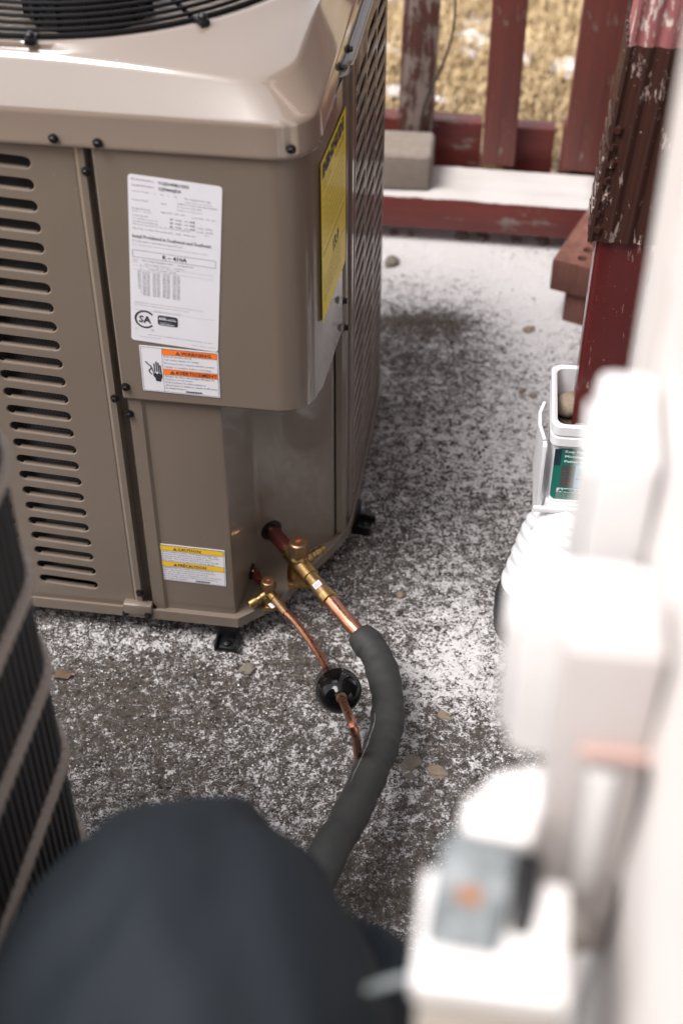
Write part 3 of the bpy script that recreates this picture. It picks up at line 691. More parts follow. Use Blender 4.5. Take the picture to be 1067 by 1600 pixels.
def hazard(name, tl, w, h, off, band, heads, blocks, hand, rot):
    global bm
    ux, uy, nn = fr(radians(rot)); L = sticker(name, F3(tl[0], tl[1], off), ux, uy, nn, w, h, .0006, PAPER, AC)
    x0 = .0265 if hand else .0015; W_ = w * 1000; H_ = h * 1000; X = x0 * 1000
    bm = NB(); e = .00035
    for (x, y, ww, hh) in [(.0013, -.0016, w - .0026, e), (.0013, -h + .0013, w - .0026, e), (.0013, -h + .0013, e, h - .0026), (w - .0016, -h + .0013, e, h - .0026)]: rect(bm, x, y, ww, hh)
    if hand: rect(bm, x0, -h + .0015, e, h - .003)
    bh = .0078 if hand else .0085
    ys = [-.0022 - bh, -h * .468 - bh]
    for y, s in zip(ys, heads):
        rect(bm, x0 + .0003, y, w - x0 - .0022, bh, 1); rect(bm, x0 + .0003, y + bh, w - x0 - .0022, .0003, 0, .0002); rect(bm, x0 + .0003, y - .0003, w - x0 - .0022, .0003, 0, .0002)
    n0 = len(bm.verts)
    for y, s, (tx, tw) in zip(ys, heads, ((X + 23, 36), (X + 18 if not hand else X + 15, 50 if hand else 37)) if hand else ((31, 31), (30, 38))):
        T(s, tx, -y * 1000 - 1.5, 5.0, tw, b=.00012)
        poly(bm, [((tx - 6.5) / 1000, y + .0014), ((tx - .9) / 1000, y + .0014), ((tx - 3.7) / 1000, y + .0064)]); 
    bm.verts.ensure_lookup_table()
    for v in bm.verts[n0:]: v.co.z += .0003
    n0 = len(bm.verts)
    for y, s, (tx, tw) in zip(ys, heads, ((X + 23, 36), (X + 15, 50)) if hand else ((31, 31), (30, 38))): rect(bm, (tx - 4.0) / 1000, y + .0022, .0006, .0024, 1, .0005)
    for y, lines in zip(ys, blocks):
        for k, s in enumerate(lines):
            T(s[0], X + 2, -y * 1000 + 3.6 + s[2] * k, s[3], s[1])
    for k in range(13): rect(bm, (W_ * .56 + k * 1.55) / 1000, -h + .0028, .0009 + .0004 * (k % 2), .0024)
    if hand:
        P = lambda L_: poly(bm, [((x - 0) / 1000, -y / 1000) for x, y in L_])
        for a, b_ in zip([(6, 22), (8.8, 26), (12.6, 28.5), (12.2, 32), (9.4, 34.5), (10.4, 38)], [(8.8, 26), (12.6, 28.5), (12.2, 32), (9.4, 34.5), (10.4, 38), (13, 40.2)]):
            d = Vector((b_[0] - a[0], b_[1] - a[1])).normalized() * .75; q = Vector((-d.y, d.x)); P([(a[0] + q.x, a[1] + q.y), (b_[0] + q.x, b_[1] + q.y), (b_[0] - q.x, b_[1] - q.y), (a[0] - q.x, a[1] - q.y)])
        for (fx, fy0, fy1, lean) in [(16.2, 24, 36, .3), (18.7, 21, 36, .5), (21.1, 22.5, 37, .5), (23.4, 26, 38, .5)]: P([(fx - .75, fy0), (fx + .75, fy0), (fx + .75 + lean, fy1), (fx - .75 + lean, fy1)])
        P([(12.6, 31), (13.8, 30.6), (15.6, 37.5), (14.4, 38)])
        P([(14.6, 38.5), (17, 37), (19, 39.5), (21.5, 37.2), (23.5, 39), (25.2, 37.8), (25.3, 43), (23.5, 47), (23.3, 50), (17, 49.5), (16.8, 46), (14.2, 42)])
    printing(bm, [INK, band], L)
hazard('warning_label', (-.0285, .4625), .094, .0655, .0064, ORANGE, ('WARNING', 'AVERTISSEMENT'),
       ([('Risk of electric shock.', 34, 5.1, 2.5), ('Can cause injury or death.', 42, 4.4, 2.5), ('Disconnect the remote electric power', 60, 4.8, 2.5), ('supply or supplies before servicing.', 56, 4.9, 2.5)],
        [('Risque de choc électrique. Risque de', 59, 4.3, 2.5), ('blessure ou de mort.', 33, 4.3, 2.5), ('Débrancher les alimentations', 48, 4.3, 2.5), ('électriques à distance avant d’effectuer', 63, 4.3, 2.5), ('la maintenance.', 26, 4.3, 2.5)]), True, -1.0)
hazard('caution_label', (-.041, .1385), .0945, .0665, -.0016, YELLOW, ('CAUTION', 'PRÉCAUTION'),
       ([('DO NOT attempt to pump “Total System Charge” into', 81, 3.9, 2.3), ('outdoor unit for maintenance, service, etc.  This may', 82, 3.9, 2.3), ('cause damage to the compressor and/or other', 72, 3.9, 2.3), ('components.  The outdoor unit does not have enough', 82, 3.9, 2.3), ('internal volume to store the entire system charge.', 77, 3.9, 2.3)],
        [('NE TENTEZ PAS de pomper “La Charge totale du', 74, 3.9, 2.2), ('Système” dans l’unité extérieure lors d’opérations,', 77, 3.9, 2.2), ('service, etc. Ce faire peut causer des bris du', 66, 3.9, 2.2), ('compresseur et/ou ces composantes. L’unité extérieure', 84, 3.9, 2.2), ('n’a pas le volume intérieur suffisant pour accepter la', 79, 3.9, 2.2), ('charge totale du système.', 39, 3.9, 2.2)]), False, -1.2)
# yellow energy guide on the cover's side
XS = XR + .0006; nw = EX
q = [UMI @ gp(u, v, UM @ Vector((XS, 0, 0)), nw) for u, v in ((492, 262), (533, 160), (538, 368), (499, 472))]
print('energy', [tuple(round(c, 3) for c in p) for p in q])
EGW, EGH = .135, .19; yA = .045; zT = .672
EG = sticker('energy_label', Vector((XR + .0022, .046, zT + .01)), Vector((.05, 1, 0)).normalized(), Vector((0, 0, 1)), Vector((1, -.05, 0)).normalized(), .152, .205, .002, EGY, AC)
bm = NB(); T('ENERGYGUIDE', 5, 20, 15, 124, b=.0016); T('U.S. Government', 5, 5, 2.5, 50); T('Federal law prohibits removal of this label', 70, 5, 2, 60)
T('Central Air Conditioner', 6, 30, 4, 50); T('Cooling Only  Split System', 6, 36, 4, 50); T('Efficiency Rating SEER', 76, 32, 4.5, 52)
for k in range(7): T('Your air conditioner efficiency rating depends on the coil your contractor installs', 8, 50 + 9 * k, 3.2, 118)
rect(bm, .004, -.118, .127, .0012); T('13.0', 60, 145, 16, 34, b=.001); rect(bm, .004, -.152, .127, .0006)
for k in range(4): T('Visit ftc.gov/energy for more information', 8, 160 + 7 * k, 3, 100)
printing(bm, [INK], EG)

# ------------------------------------------------------------------ suction line
ld = lambda p: UM @ Vector(p)
n2 = UM.to_3x3() @ Vector((.077, -.094, 0)).normalized()      # recess face normal
P2 = ld((.0775, .094, .1)); hb = gp(424, 828, P2, n2)
SU = thing('suction_pipe', 'thick copper pipe with large brass valve and black foam insulation, on the pad', 'pipe', (hb.x, hb.y, 0))
SU.location = (0, 0, 0)
zv = hb.z - .008
e1 = gz(555, 984, .088); v0 = hb + n2 * .0; dirp = (e1 - hb).normalized()
Vc = hb + (e1 - hb) * .34
bm = NB(); tube(bm, [hb - n2 * .03, hb, hb.lerp(Vc, .5), Vc], .0096, 18); obj('inlet_pipe', bm, COPPER, SU)
b1 = hb.lerp(Vc, .08); b2 = hb.lerp(Vc, .55)
bm = NB(); tube(bm, [b1, b1.lerp(b2, .3), b1.lerp(b2, .6), b2], [.0106, .0108, .0105, .0104], 18); obj('red_band', bm, RED_BAND, SU)
bm = NB(); lathe(bm, [(.016, -.002), (.016, .001), (.013, .002), (.010, .002)], 28, axisM(hb, n2)); obj('grommet', bm, BLACKP, SU)
SV = obj('service_valve', (lambda b: (lathe(b, [(.0165, -.030), (.0165, -.012), (.013, -.006), (.0135, .012), (.0105, .016), (.0105, .022)], 24, Matrix.Translation(Vc)),
        tube(b, [Vc, Vc + dirp * .03, Vc + dirp * .031, Vc + dirp * .045], [.0135, .0125, .0105, .0105], 20), tube(b, [Vc - dirp * .022, Vc], [.0115, .013], 20),
        box(b, (-.015, -.015, -.006), (.015, .015, .002), .002, Matrix.Translation(Vc + Vector((0, 0, -.03)))), b)[-1])(NB()), BRASS, SU)
bm = NB(); lathe(bm, [(.0135, .017), (.0148, .019), (.0148, .034), (.0135, .0365)], 6, Matrix.Translation(Vc) @ Matrix.Rotation(.3, 4, 'Z')); lathe(bm, [(.0127, .035), (.0127, .0385), (.0108, .040)], 24, Matrix.Translation(Vc)); obj('valve_cap', bm, BRONZE, SV, 25)
bm = NB(); box(bm, (-.0035, -.0022, .0398), (.0035, .0022, .0404), 0, Matrix.Translation(Vc) @ Matrix.Rotation(.5, 4, 'Z')); obj('paint_dot', bm, VALVE_RED, SV)
pe = gz(507, 856, Vc.z + .006); pd = (pe - Vc).normalized(); pl = (pe - Vc).length
bm = NB(); lathe(bm, [(.0075, .010), (.0075, pl * .45), (.0052, pl * .5), (.0052, pl * .62), (.0062, pl * .64), (.0062, pl * .72), (.005, pl * .75), (.005, pl * .85), (.0062, pl * .87), (.0062, pl * .93), (.0045, pl * .95), (.0045, pl)], 16, axisM(Vc, pd)); obj('service_port', bm, BRASS, SV)
c0 = Vc + dirp * .045; c1 = c0 + dirp * .032
bm = NB(); tube(bm, [c0, c0 + dirp * .003, c1 - dirp * .010], .0112, 20); obj('stub', bm, BRONZE, SV)
bm = NB(); tube(bm, [c1 - dirp * .012, c1 - dirp * .0115, c1, c1 + dirp * .0008], [.0112, .0126, .0126, .0112], 24); obj('collar', bm, BRASS, SV)
up = (Vector((0, 0, 1)) - dirp * dirp.z).normalized(); sd_ = dirp.cross(up)
toc = (C0 - c0); toc = (toc - dirp * toc.dot(dirp)).normalized(); s2 = dirp.cross(toc)
bm = NB(); Mb = Matrix(((s2.x, dirp.x, toc.x, 0), (s2.y, dirp.y, toc.y, 0), (s2.z, dirp.z, toc.z, 0), (0, 0, 0, 1))); Mb.translation = c0 + dirp * .007 + toc * .0108
box(bm, (-.0055, -.004, 0), (.0055, .005, .0008), 0, Mb); STK = obj('barcode_tag', bm, PAPER, SV)
bm = NB()
for k in range(6): box(bm, (-.0045 + k * .0016, -.003, .0009), (-.0045 + k * .0016 + .0007, .004, .0011), 0, Mb)
obj('barcode', bm, INK, SV)
INS = [(561, 990, .086), (588, 1025, .078), (604, 1078, .076), (605, 1130, .086), (595, 1168, .10), (581, 1202, .115), (564, 1240, .13), (538, 1292, .15), (508, 1345, .165)]
ip = [gz(*a) for a in INS] + [Vector((-.06, .74, .15)), Vector((-.04, .6, .1)), Vector((.05, .47, .1)), Vector((.17, .43, .1))]
bm = NB(); tube(bm, [c1 - dirp * .01, e1 - dirp * .02, ip[0], ip[1]], .0098, 18, sm=6); obj('copper_pipe', bm, COPPER, SU)
ipc = catmull(ip, 10)
bm = NB(); tube(bm, ipc, lambda f: (.0165 + (.0208 - .0165) * min(1, (f * 30)) ** .5) if f < .034 else .0208 + .0008 * sin(f * 60) + .0005 * sin(f * 173), 28)
obj('foam_insulation', bm, FOAM, SU, 60)
SL = []
for i in range(30, 62):
    tg = (ipc[i + 1] - ipc[i - 1]).normalized(); tc = (C0 - ipc[i]).normalized(); tc = (tc - tg * tc.dot(tg)).normalized(); sv = tg.cross(tc)
    if sv.x > 0: sv = -sv
    w_ = .78 + .05 * noise.noise(Vector((i * .2, 0, 0))); SL.append(ipc[i] + (sv * w_ + tc * sqrt(1 - w_ * w_)) * .0212)
SCUFF = mat('foam_scuff', (.22, .22, .21), .8); bm = NB(); tube(bm, SL, lambda f: .0003 + .0009 * sin(f * pi) * abs(sin(f * 23)), 6); obj('slit_seam', bm, SCUFF, SU, 60)
# ------------------------------------------------------------------ liquid line
n1_ = UM.to_3x3() @ Vector((.094, -.0155, 0)).normalized()
hs_ = gp(394, 893, ld((.070, .047, .1)), n1_)
LQ = thing('liquid_pipe', 'thin copper liquid pipe with small brass valve and round black filter drier', 'pipe', (0, 0, 0))
Vs = gz(420, 925, .072); e2 = gz(447, 958, .068); ds = (e2 - Vs).normalized()
bm = NB(); tube(bm, [hs_ - n1_ * .02, hs_, hs_ + n1_ * .006, Vs], .0048, 12, sm=5); obj('inlet_pipe', bm, COPPER, LQ)
bm = NB(); b1 = hs_.lerp(Vs, .15); b2 = hs_.lerp(Vs, .5); tube(bm, [b1, b2], .0056, 12); obj('red_band', bm, RED_BAND, LQ)
bm = NB(); lathe(bm, [(.012, -.001), (.012, .001), (.007, .0015)], 24, axisM(hs_, n1_)); obj('grommet', bm, BLACKP, LQ)
S2 = obj('service_valve', (lambda b: (lathe(b, [(.0095, -.022), (.0095, -.006), (.008, .0), (.008, .008)], 18, Matrix.Translation(Vs)), tube(b, [Vs, Vs + ds * .016], .0075, 16), tube(b, [Vs, Vs - ds * .012], .007, 16), box(b, (-.011, -.011, -.004), (.011, .011, .002), .001, Matrix.Translation(Vs + Vector((0, 0, -.022)))), b)[-1])(NB()), BRASS, LQ)
bm = NB(); lathe(bm, [(.0098, .006), (.0108, .008), (.0108, .018), (.0098, .020)], 6, Matrix.Translation(Vs) @ Matrix.Rotation(.1, 4, 'Z')); lathe(bm, [(.0092, .0195), (.0092, .0215), (.008, .0225)], 20, Matrix.Translation(Vs)); obj('valve_cap', bm, BRONZE, S2, 25)
bm = NB(); box(bm, (-.0022, -.0016, .0222), (.0022, .0016, .0228), 0, Matrix.Translation(Vs)); obj('paint_dot', bm, VALVE_RED, S2)
pe = gz(390, 945, .062); pd = (pe - Vs).normalized(); pl = (pe - Vs).length
bm = NB(); lathe(bm, [(.0065, .006), (.0065, pl * .4), (.0048, pl * .43), (.0048, pl * .6), (.0068, pl * .62), (.0075, pl * .8), (.0068, pl * .98), (.0045, pl), (.0045, pl * .9)], 16, axisM(Vs, pd)); obj('service_port', bm, BRASS, S2)
bm = NB(); tube(bm, [Vs + ds * .014, Vs + ds * .045], .0062, 14); obj('stub', bm, BRONZE, S2)
bm = NB(); box(bm, (-.005, -.005, 0), (.005, .005, .0008), 0, Matrix.Translation(Vs + ds * .018 + Vector((-.004, 0, -.009))) @ Matrix.Rotation(.6, 4, 'Z')); obj('paper_tag', bm, PAPER, S2)
dc = gz(532, 1087, .135); ax = (C0 - dc).normalized(); ax = (ax + Vector((.07, -.02, -.24))).normalized()
back = dc - ax * .085
lp = [Vs + ds * .04, gz(462, 972, .069), gz(490, 1010, .07), gz(508, 1040, .075), gz(521, 1066, .085), back - ax * .012, back]
lp[5] = back - ax * .02; 
bm = NB(); tube(bm, lp, .0052, 14, sm=8); obj('copper_pipe', bm, COPPER, LQ)
bm = NB(); lathe(bm, [(.0, -.012), (.007, -.010), (.009, 0), (.018, .006), (.026, .013), (.0275, .022), (.0275, .050), (.0285, .052), (.0285, .058), (.0274, .060), (.0268, .066), (.0250, .073), (.0220, .0795), (.0178, .0848), (.0125, .0887), (.0078, .0907), (.0062, .0925), (.0062, .098), (.0048, .1005), (.0, .101)], 40, axisM(back, ax), cap=False)
obj('filter_drier', bm, GLOSSBLACK, LQ, 50)
tip = back + ax * .099
xp = [tip - ax * .01, tip, tip + ax * .008, gz(551, 1133, .195), gz(557, 1160, .16), gz(560, 1190, .105), gz(566, 1225, .08), gz(548, 1290, .08), gz(505, 1350, .08), Vector((-.06, .6, .06)), Vector((.17, .48, .06))]
bm = NB(); tube(bm, xp, .0052, 14, sm=8); obj('outlet_pipe', bm, COPPER, LQ)
bm = NB(); tube(bm, [tip - ax * .001, tip + ax * .004, tip + ax * .006], [.0068, .0062, .0048], 16); obj('solder_joint', bm, BRONZE, LQ)

# ------------------------------------------------------------------ fence, beam, block, bricks
FY = gz(600, 375, 0)
fx = EX; fyv = EY
FO = Vector((FY.x, FY.y, 0)); FM = Matrix(((fx.x, fyv.x, 0, FO.x), (fx.y, fyv.y, 0, FO.y), (0, 0, 1, 0), (0, 0, 0, 1))); FMI = FM.inverted()
def fl(u, v, y): return FMI @ gp(u, v, FM @ Vector((0, y, 0)), fyv)
FR = -YAW
a = fl(600, 305, 0); a2 = fl(880, 325, 0); zt = (a.z + a2.z) / 2; print('beam top', a, a2, 'bottom', fl(600, 358, 0), fl(870, 372, 0), 'back', FMI @ gz(600, 255, zt))
beam = thing('ground_beam', 'red painted timber beam lying on the pad edge with snow along its top', 'beam', FO, FR)
bm = NB(); box(bm, (-.9, 0, .03), (a2.x + .07, .125, zt), .006); b_ = bm
obj('timber', bm, REDX, beam)
bm = NB(); n1, n2 = 120, 14; xx0, xx1 = -.9, a2.x + .064
for j in range(n2 + 1):
    for i in range(n1 + 1):
        ed = min(1, j / 2.5, (n2 - j) / 1.5, (n1 - i) / 2.0); bm.verts.new((xx0 + (xx1 - xx0) * i / n1, .001 + .012 * (1 if j else 0) * 0 + .128 * j / n2 + .003 * noise.noise(Vector((i * .7, j * .3, 1))), zt - .001 + .008 * max(0, ed) ** .5 + .0035 * noise.noise(Vector((i * .12, j * .3, 0)))))
bm.verts.ensure_lookup_table()
for j in range(n2):
    for i in range(n1): k = j * (n1 + 1) + i; bm.faces.new([bm.verts[q] for q in (k, k + 1, k + n1 + 2, k + n1 + 1)])
WARMSNOW = mat('beam_snow', (.84, .81, .79), .75); t = NT(WARMSNOW); t.col(t.mix(t.noise(9, 5), (.46, .42, .40), (.58, .56, .55))); t.bump(t.noise(120, 4), .4, .003)
o = obj('beam_snow', bm, WARMSNOW, ang=80); o.location = FO; o.rotation_euler = (0, 0, FR); tag(o, 'strip of pale snow covering the top of the red ground beam', 'snow')
# rubble under the beam
for i, (u, v, r) in enumerate([(614, 371, .009), (641, 372, .006), (722, 375, .013), (752, 378, .016), (806, 381, .009), (848, 384, .013)]):
    pebble(u, v - 6, r, .75, ['rounded stone under the red beam next to the air conditioner', 'smallest stone wedged under the red beam at left', 'grey stone under the middle of the red beam', 'largest stone wedged under the red beam', 'stone under the red beam left of the bricks', 'stone under the right end of the beam beside the bricks'][i], STONEG, 20 + i)
YS = .128
fence = thing('wooden_fence', 'low dark red painted picket fence standing behind the snowy ground beam', 'fence', FO, FR)
def slat(u0, u1, v, vt0, vt1, y, th, m, name='slat', zb=None, zt2=1.0, lab=None):
    p0 = fl(u0, v, y); p1 = fl(u1, v, y); z0_ = zb if zb is not None else min(p0.z, p1.z)
    w = p1.x - p0.x; q0 = fl(vt0, 0, y); dx = 0
    b = NB(); box(b, (0, 0, 0), (w, th, zt2 - z0_), .003); 
    o = obj(name, b, m, fence); o.location = (p0.x, y, z0_)
    # lean measured from the picture's top edge
    k = (q0.x - p0.x) / (q0.z - p0.z); o.rotation_euler = (0, math.atan(k), 0)
    if lab: o['label'] = lab
    return o
print('slat', fl(622, 205, YS), fl(676, 205, YS), fl(628, 0, YS), fl(683, 0, YS))
slat(621, 674, 207, 630, 683, YS, .045, REDWORN, lab='weathered grey and red picket with bare wood, entwined by a twig')
slat(751, 803, 258, 769, 824, YS, .022, REDW)
slat(875, 948, 266, 912, 985, YS, .05, REDW, name='post')
slat(930, 990, 262, 952, 1020, YS + .06, .03, REDW)
for (x, w) in ((-.14, .055), (-.32, .055), (-.5, .055), (.56, .055), (.72, .055)):
    b = NB(); box(b, (x, YS, zt - .01), (x + w, YS + .022, 1.0), .003); obj('slat', b, REDW, fence)
r0 = fl(760, 262, YS + .03); r1 = fl(700, 196, YS + .03)
for (xa, xb, oz) in ((-.9, fl(752, 200, YS + .03).x, 0), (fl(790, 200, YS + .03).x, fl(868, 200, YS + .03).x, -.004), (fl(880, 200, YS + .03).x, 1.5, .004)):
    b = NB(); box(b, (xa, YS + .047, r0.z - .03 + oz), (xb, YS + .087, r1.z + oz), .003); obj('bottom_rail', b, REDX, fence)
b = NB(); box(b, (-.9, YS + .024, .86), (1.5, YS + .06, .93), .003); obj('top_rail', b, REDX, fence)
# wire-thin vine climbing the weathered picket
def vline(L, y): return [FM @ Vector(tuple(fl(u, v, y))) for u, v in L]
b = NB(); tube(b, vline([(655, 232), (658, 190), (668, 150), (690, 105), (706, 55), (711, 0), (708, -60)], YS - .01), lambda f: .0035 - .0018 * f, 8, sm=6)
tube(b, vline([(657, 196), (676, 172), (690, 150)], YS - .008), .0012, 6, sm=4)
tag(obj('vine', b, TWIG), 'thin dark bare vine curling up beside the weathered picket', 'vine')
# concrete paver on the beam
pz = zt + .007
c1_ = FMI @ gz(597, 296, pz); c2_ = FMI @ gz(668, 296, pz)
b = NB(); box(b, (-.14, 0, 0), (.0, .105, .075), .012, seg=3)
o = obj('concrete_block', b, CONC); o.location = FM @ Vector((c2_.x + .006, c2_.y - .008, pz - .002)); o.rotation_euler = (0, 0, FR + .03)
tag(o, 'rounded grey concrete paver block sitting on the left end of the snowy beam', 'paver')
# cored bricks
def brick(bl, rz, L, label, holes=True):
    w, h = .09, .062; root = thing('brick', label, 'brick', bl, rz, 'stacked bricks by the downpipe')
    hs2 = []
    if holes:
        for k in range(6): hs2.append([(.024 + (L - .048) * k / 5 + .0105 * cos(2 * pi * i / 16), w * .5 + .0105 * sin(2 * pi * i / 16)) for i in range(16)])
    me = holed([(0, 0), (L, 0), (L, w), (0, w)], hs2, h - .003, .0015, Matrix.Translation((0, 0, h / 2)))
    me.materials.append(BRICK); me.materials.append(BRICK_SIDE); me.materials.append(DARKIN)
    for p in me.polygons:
        c = p.center
        if p.normal.z < .5: p.material_index = 1 if (c.x < .004 or c.y < .004 or c.x > L - .004 or c.y > w - .004) else 1
    o = obj('brick_body', None, None, root, 25, me=me); 
    if holes:
        b = NB(); box(b, (.01, .01, .002), (L - .01, w - .01, .012)); obj('core_floor', b, DARKIN, root)
    return root
bt = gz(865, 446, .065); be = gz(925, 318, .127); bd = Vector((be.x - gz(865, 404, .127).x, be.y - gz(865, 404, .127).y, 0)); ang = atan2(bd.y, bd.x); print('brick len', bd.length, math.degrees(ang))
pc = gz(865, 404, .127)
# brick's long axis runs away from the camera; origin = near-left corner
def place_brick(p, ang, z, L, label):
    # local x = along length, y = to the left; near-left corner is at y=w
    d = Vector((cos(ang), sin(ang), 0)); l = Vector((-sin(ang), cos(ang), 0)); o_ = p - l * .09
    return brick(Vector((o_.x, o_.y, z)), ang, L, label)
place_brick(pc, ang, .0645, .2, 'cored red brick with round holes, upper one of the pair leaning by the downpipe')
p2 = gz(879, 500, .0); place_brick(Vector((p2.x, p2.y, 0)), ang - .08, .0, .2, 'lower red brick on the pad under the cored brick')

# ------------------------------------------------------------------ downpipe and downspout box
def zl(u, v, z): return gz(u, v, z)
DX = gz(888, 640, .33); DC = Vector((DX.x + .044, DX.y + .03, 0))
DP = thing('downpipe', 'dark red and brown painted square gutter downpipe with chipped paint standing in a white box', 'downpipe', DC, radians(-8))
def rsq(w, d, r, n=4): return arc(w / 2 - r, d / 2 - r, r, 0, 90, n) + arc(-w / 2 + r, d / 2 - r, r, 90, 180, n) + arc(-w / 2 + r, -d / 2 + r, r, 180, 270, n) + arc(w / 2 - r, -d / 2 + r, r, 270, 360, n)
def corr(w, d, k=5, dep=.004):
    L = []
    n = 40
    for (ax_, bx, ay, by) in ((w / 2, w / 2, -d / 2, d / 2), (w / 2, -w / 2, d / 2, d / 2), (-w / 2, -w / 2, d / 2, -d / 2), (-w / 2, w / 2, -d / 2, -d / 2)):
        for i in range(n):
            f = i / n; x = ax_ + (bx - ax_) * f; y = ay + (by - ay) * f
            s = dep * (.5 - .5 * cos(f * pi * 2 * k)) ** 1.6 * (1 if .05 < f < .95 else 0)
            nx = (1 if ax_ == bx == w / 2 else -1 if ax_ == bx == -w / 2 else 0); ny = (1 if ay == by == d / 2 else -1 if ay == by == -d / 2 else 0)
            L.append((x - nx * s, y - ny * s))
    return L
q1 = gp(932, 378, DC + Vector((0, -.03, 0)), Vector((0, -1, 0))); q2 = gp(978, 72, DC + Vector((0, -.03, 0)), Vector((0, -1, 0))); print('downpipe z', q1, q2)
zb1, zb2 = q1.z, q2.z
b = NB(); sheet(b, rsq(.066, .058, .008), .12, zb1 + .03, .0012, closed=True); obj('lower_pipe', b, RED_PIPE, DP, 40)
b = NB(); sheet(b, corr(.088, .072, 4, .0036), zb1, zb2, .0012, closed=True, nz=2); E2 = obj('elbow_pipe', b, BROWN_PIPE, DP, 35)
b = NB()
for k in range(7):
    z = zb1 + .01 + .021 * k; prism(b, [(-.0452, -.034), (-.030 - .004 * (k % 2), -.0385), (-.030, .034), (-.0452, .034)], z, z + .0125, .0025)
obj('crimp', b, BROWN_PIPE, DP, 40)
b = NB(); sheet(b, corr(.082, .066, 4, .003), zb2 - .02, 2.6, .0012, closed=True); obj('upper_pipe', b, PINK_PIPE, DP, 35)
for ch in DP.children:
    if ch.name.split('.')[0] in ('elbow_pipe', 'crimp', 'upper_pipe'):
        for v in ch.data.vertices: v.co.x += (v.co.z - zb1) * .062
FLK = thing('added_side_wall', 'added unseen dark brown clapboard wall behind the downpipe, blocking light from the right', 'house wall', (.46, 1.02, 0), -YAW)  # added out of frame: shades the recess and darkens the paint's side reflections
BOARD = mat('brown_clapboard', (.07, .035, .028), .7); t = NT(BOARD); t.col(t.mix(t.noise(1, 5, .6, t.coord((60, 3, 60))), (.05, .024, .019), (.1, .05, .04)))
b = NB(); box(b, (.012, 0, 0), (.2, 1.6, 2.6)); obj('wall_core', b, BOARD, FLK)
cl = None; z = .02
while z < 2.5:
    if cl is None:
        b = NB(); prism(b, [(.0, 0), (.014, 0), (.014, .118), (.007, .118)], -.002, 1.602, 0, Matrix(((1, 0, 0, 0), (0, 0, 1, 0), (0, 1, 0, 0), (0, 0, 0, 1)))); o = obj('clapboard', b, BOARD, FLK, 0); cl = o.data
    else: o = obj('clapboard', None, None, FLK, 0, me=cl)
    o.location = (0, 0, z); z += .12
b = NB(); box(b, (-.035, .33, .62), (.002, .40, .65), .003); obj('pipe_bracket', b, BROWN_PIPE, FLK)
RW = thing('added_rear_wall', 'added unseen brown clapboard wall behind the camera, a dark reflection for the glossy paint', 'house wall', (-2.6, -1.35, 0))  # added behind the camera so the glossy cap mirrors something dark
b = NB(); box(b, (0, -.2, 0), (2.9, -.012, 2.5)); obj('wall_core', b, BOARD, RW)
for k in range(20):
    b = NB(); prism(b, [(.0, 0), (-.014, 0), (-.014, .118), (-.007, .118)], 0, 2.9, 0, Matrix(((0, 0, 1, 0), (-1, 0, 0, 0), (0, 1, 0, .02 + .12 * k), (0, 0, 0, 1)))) ; obj('clapboard', b, BOARD, RW, 0)
# white box the downpipe drops into
k0 = gz(862, 668, .335); k1 = gz(879, 572, .335); print('box', k0, k1)
BX = thing('downspout_box', 'white square plastic downspout box with green printed label and open top holding stones', 'downspout box', (k0.x, k0.y, 0), radians(-6))
wB, dB = .15, .135
b = NB()
# flared rim, tapering body with skew towards the drain
def rlerp(ins, z, r=.012, sx=0, sy=0): return [(x + wB / 2 + sx, y + dB / 2 + sy, z) for x, y in rsq(wB - 2 * ins, dB - 2 * ins, max(.003, r))]
prof = [rlerp(.006, .21), rlerp(.006, .300), rlerp(.002, .304), rlerp(.0, .306), rlerp(.0, .318), rlerp(.003, .320), rlerp(.0, .323), rlerp(.0, .336), rlerp(.003, .339), rlerp(.007, .336), rlerp(.009, .30), rlerp(.010, .22)]
VRs = [[b.verts.new(p) for p in r] for r in prof]
for a_, c_ in zip(VRs, VRs[1:]):
    for i in range(len(a_)): b.faces.new((a_[i], a_[(i + 1) % len(a_)], c_[(i + 1) % len(a_)], c_[i]))
b.faces.new(VRs[-1]); 
obj('box_body', b, WHITE_PL, BX, 40)
b = NB(); prism(b, [(.004, -.0), (.146, -.0), (.146, .13), (.004, .13)], .14, .211, .004)
sh = b; 
for v in b.verts:
    if v.co.z < .17: v.co.x += -.012; v.co.y += .0
box(b, (-.012, -.006, .196), (.15, .0, .204), .002); box(b, (-.014, -.009, .168), (.15, -.001, .176), .002); obj('box_foot', b, WHITE_PL, BX, 40)
b = NB(); sheet(b, [(-.004, .02), (-.010, .05), (-.010, .075), (-.004, .10)], .215, .30, .004); box(b, (-.008, .004, .20), (-.003, .016, .30), .001); obj('hinge_strap', b, WHITE_PL, BX, 40)
LB = sticker('box_label', Vector((.008, .0055, .298)), Vector((1, 0, 0)), Vector((0, 0, 1)), Vector((0, -1, 0)), .126, .085, .008, GREEN, BX)
bm = NB(); rect(bm, .0, -.028, .0085, .027, 1)
T('Keep Fixe Downspout open', 13, 6, 4, 70, mi=2, b=.0002); T('Montage en surface', 13, 14, 4, 62, mi=2, b=.0002); T('Faites en sorte que', 13, 22, 3.6, 60, mi=2, b=.0002)
rect(bm, .011, -.062, .018, .034, 4); rect(bm, .029, -.064, .020, .038, 3); rect(bm, .049, -.060, .03, .034, 4); rect(bm, .012, -.038, .014, .002, 0, .0002); rect(bm, .012, -.048, .014, .002, 0, .0002)
n0 = len(bm.verts)
for k in range(3): poly(bm, [(.033 + .004 * k, -.031), (.0345 + .004 * k, -.031), (.037 + .004 * k, -.037), (.0345 + .004 * k, -.043), (.033 + .004 * k, -.043), (.0355 + .004 * k, -.037)], 1)
rect(bm, .031, -.050, .016, .002, 1)
rect(bm, .008, -.073, .05, .0075, 2); bm.verts.ensure_lookup_table()
for v in bm.verts[n0:]: v.co.z += .0003
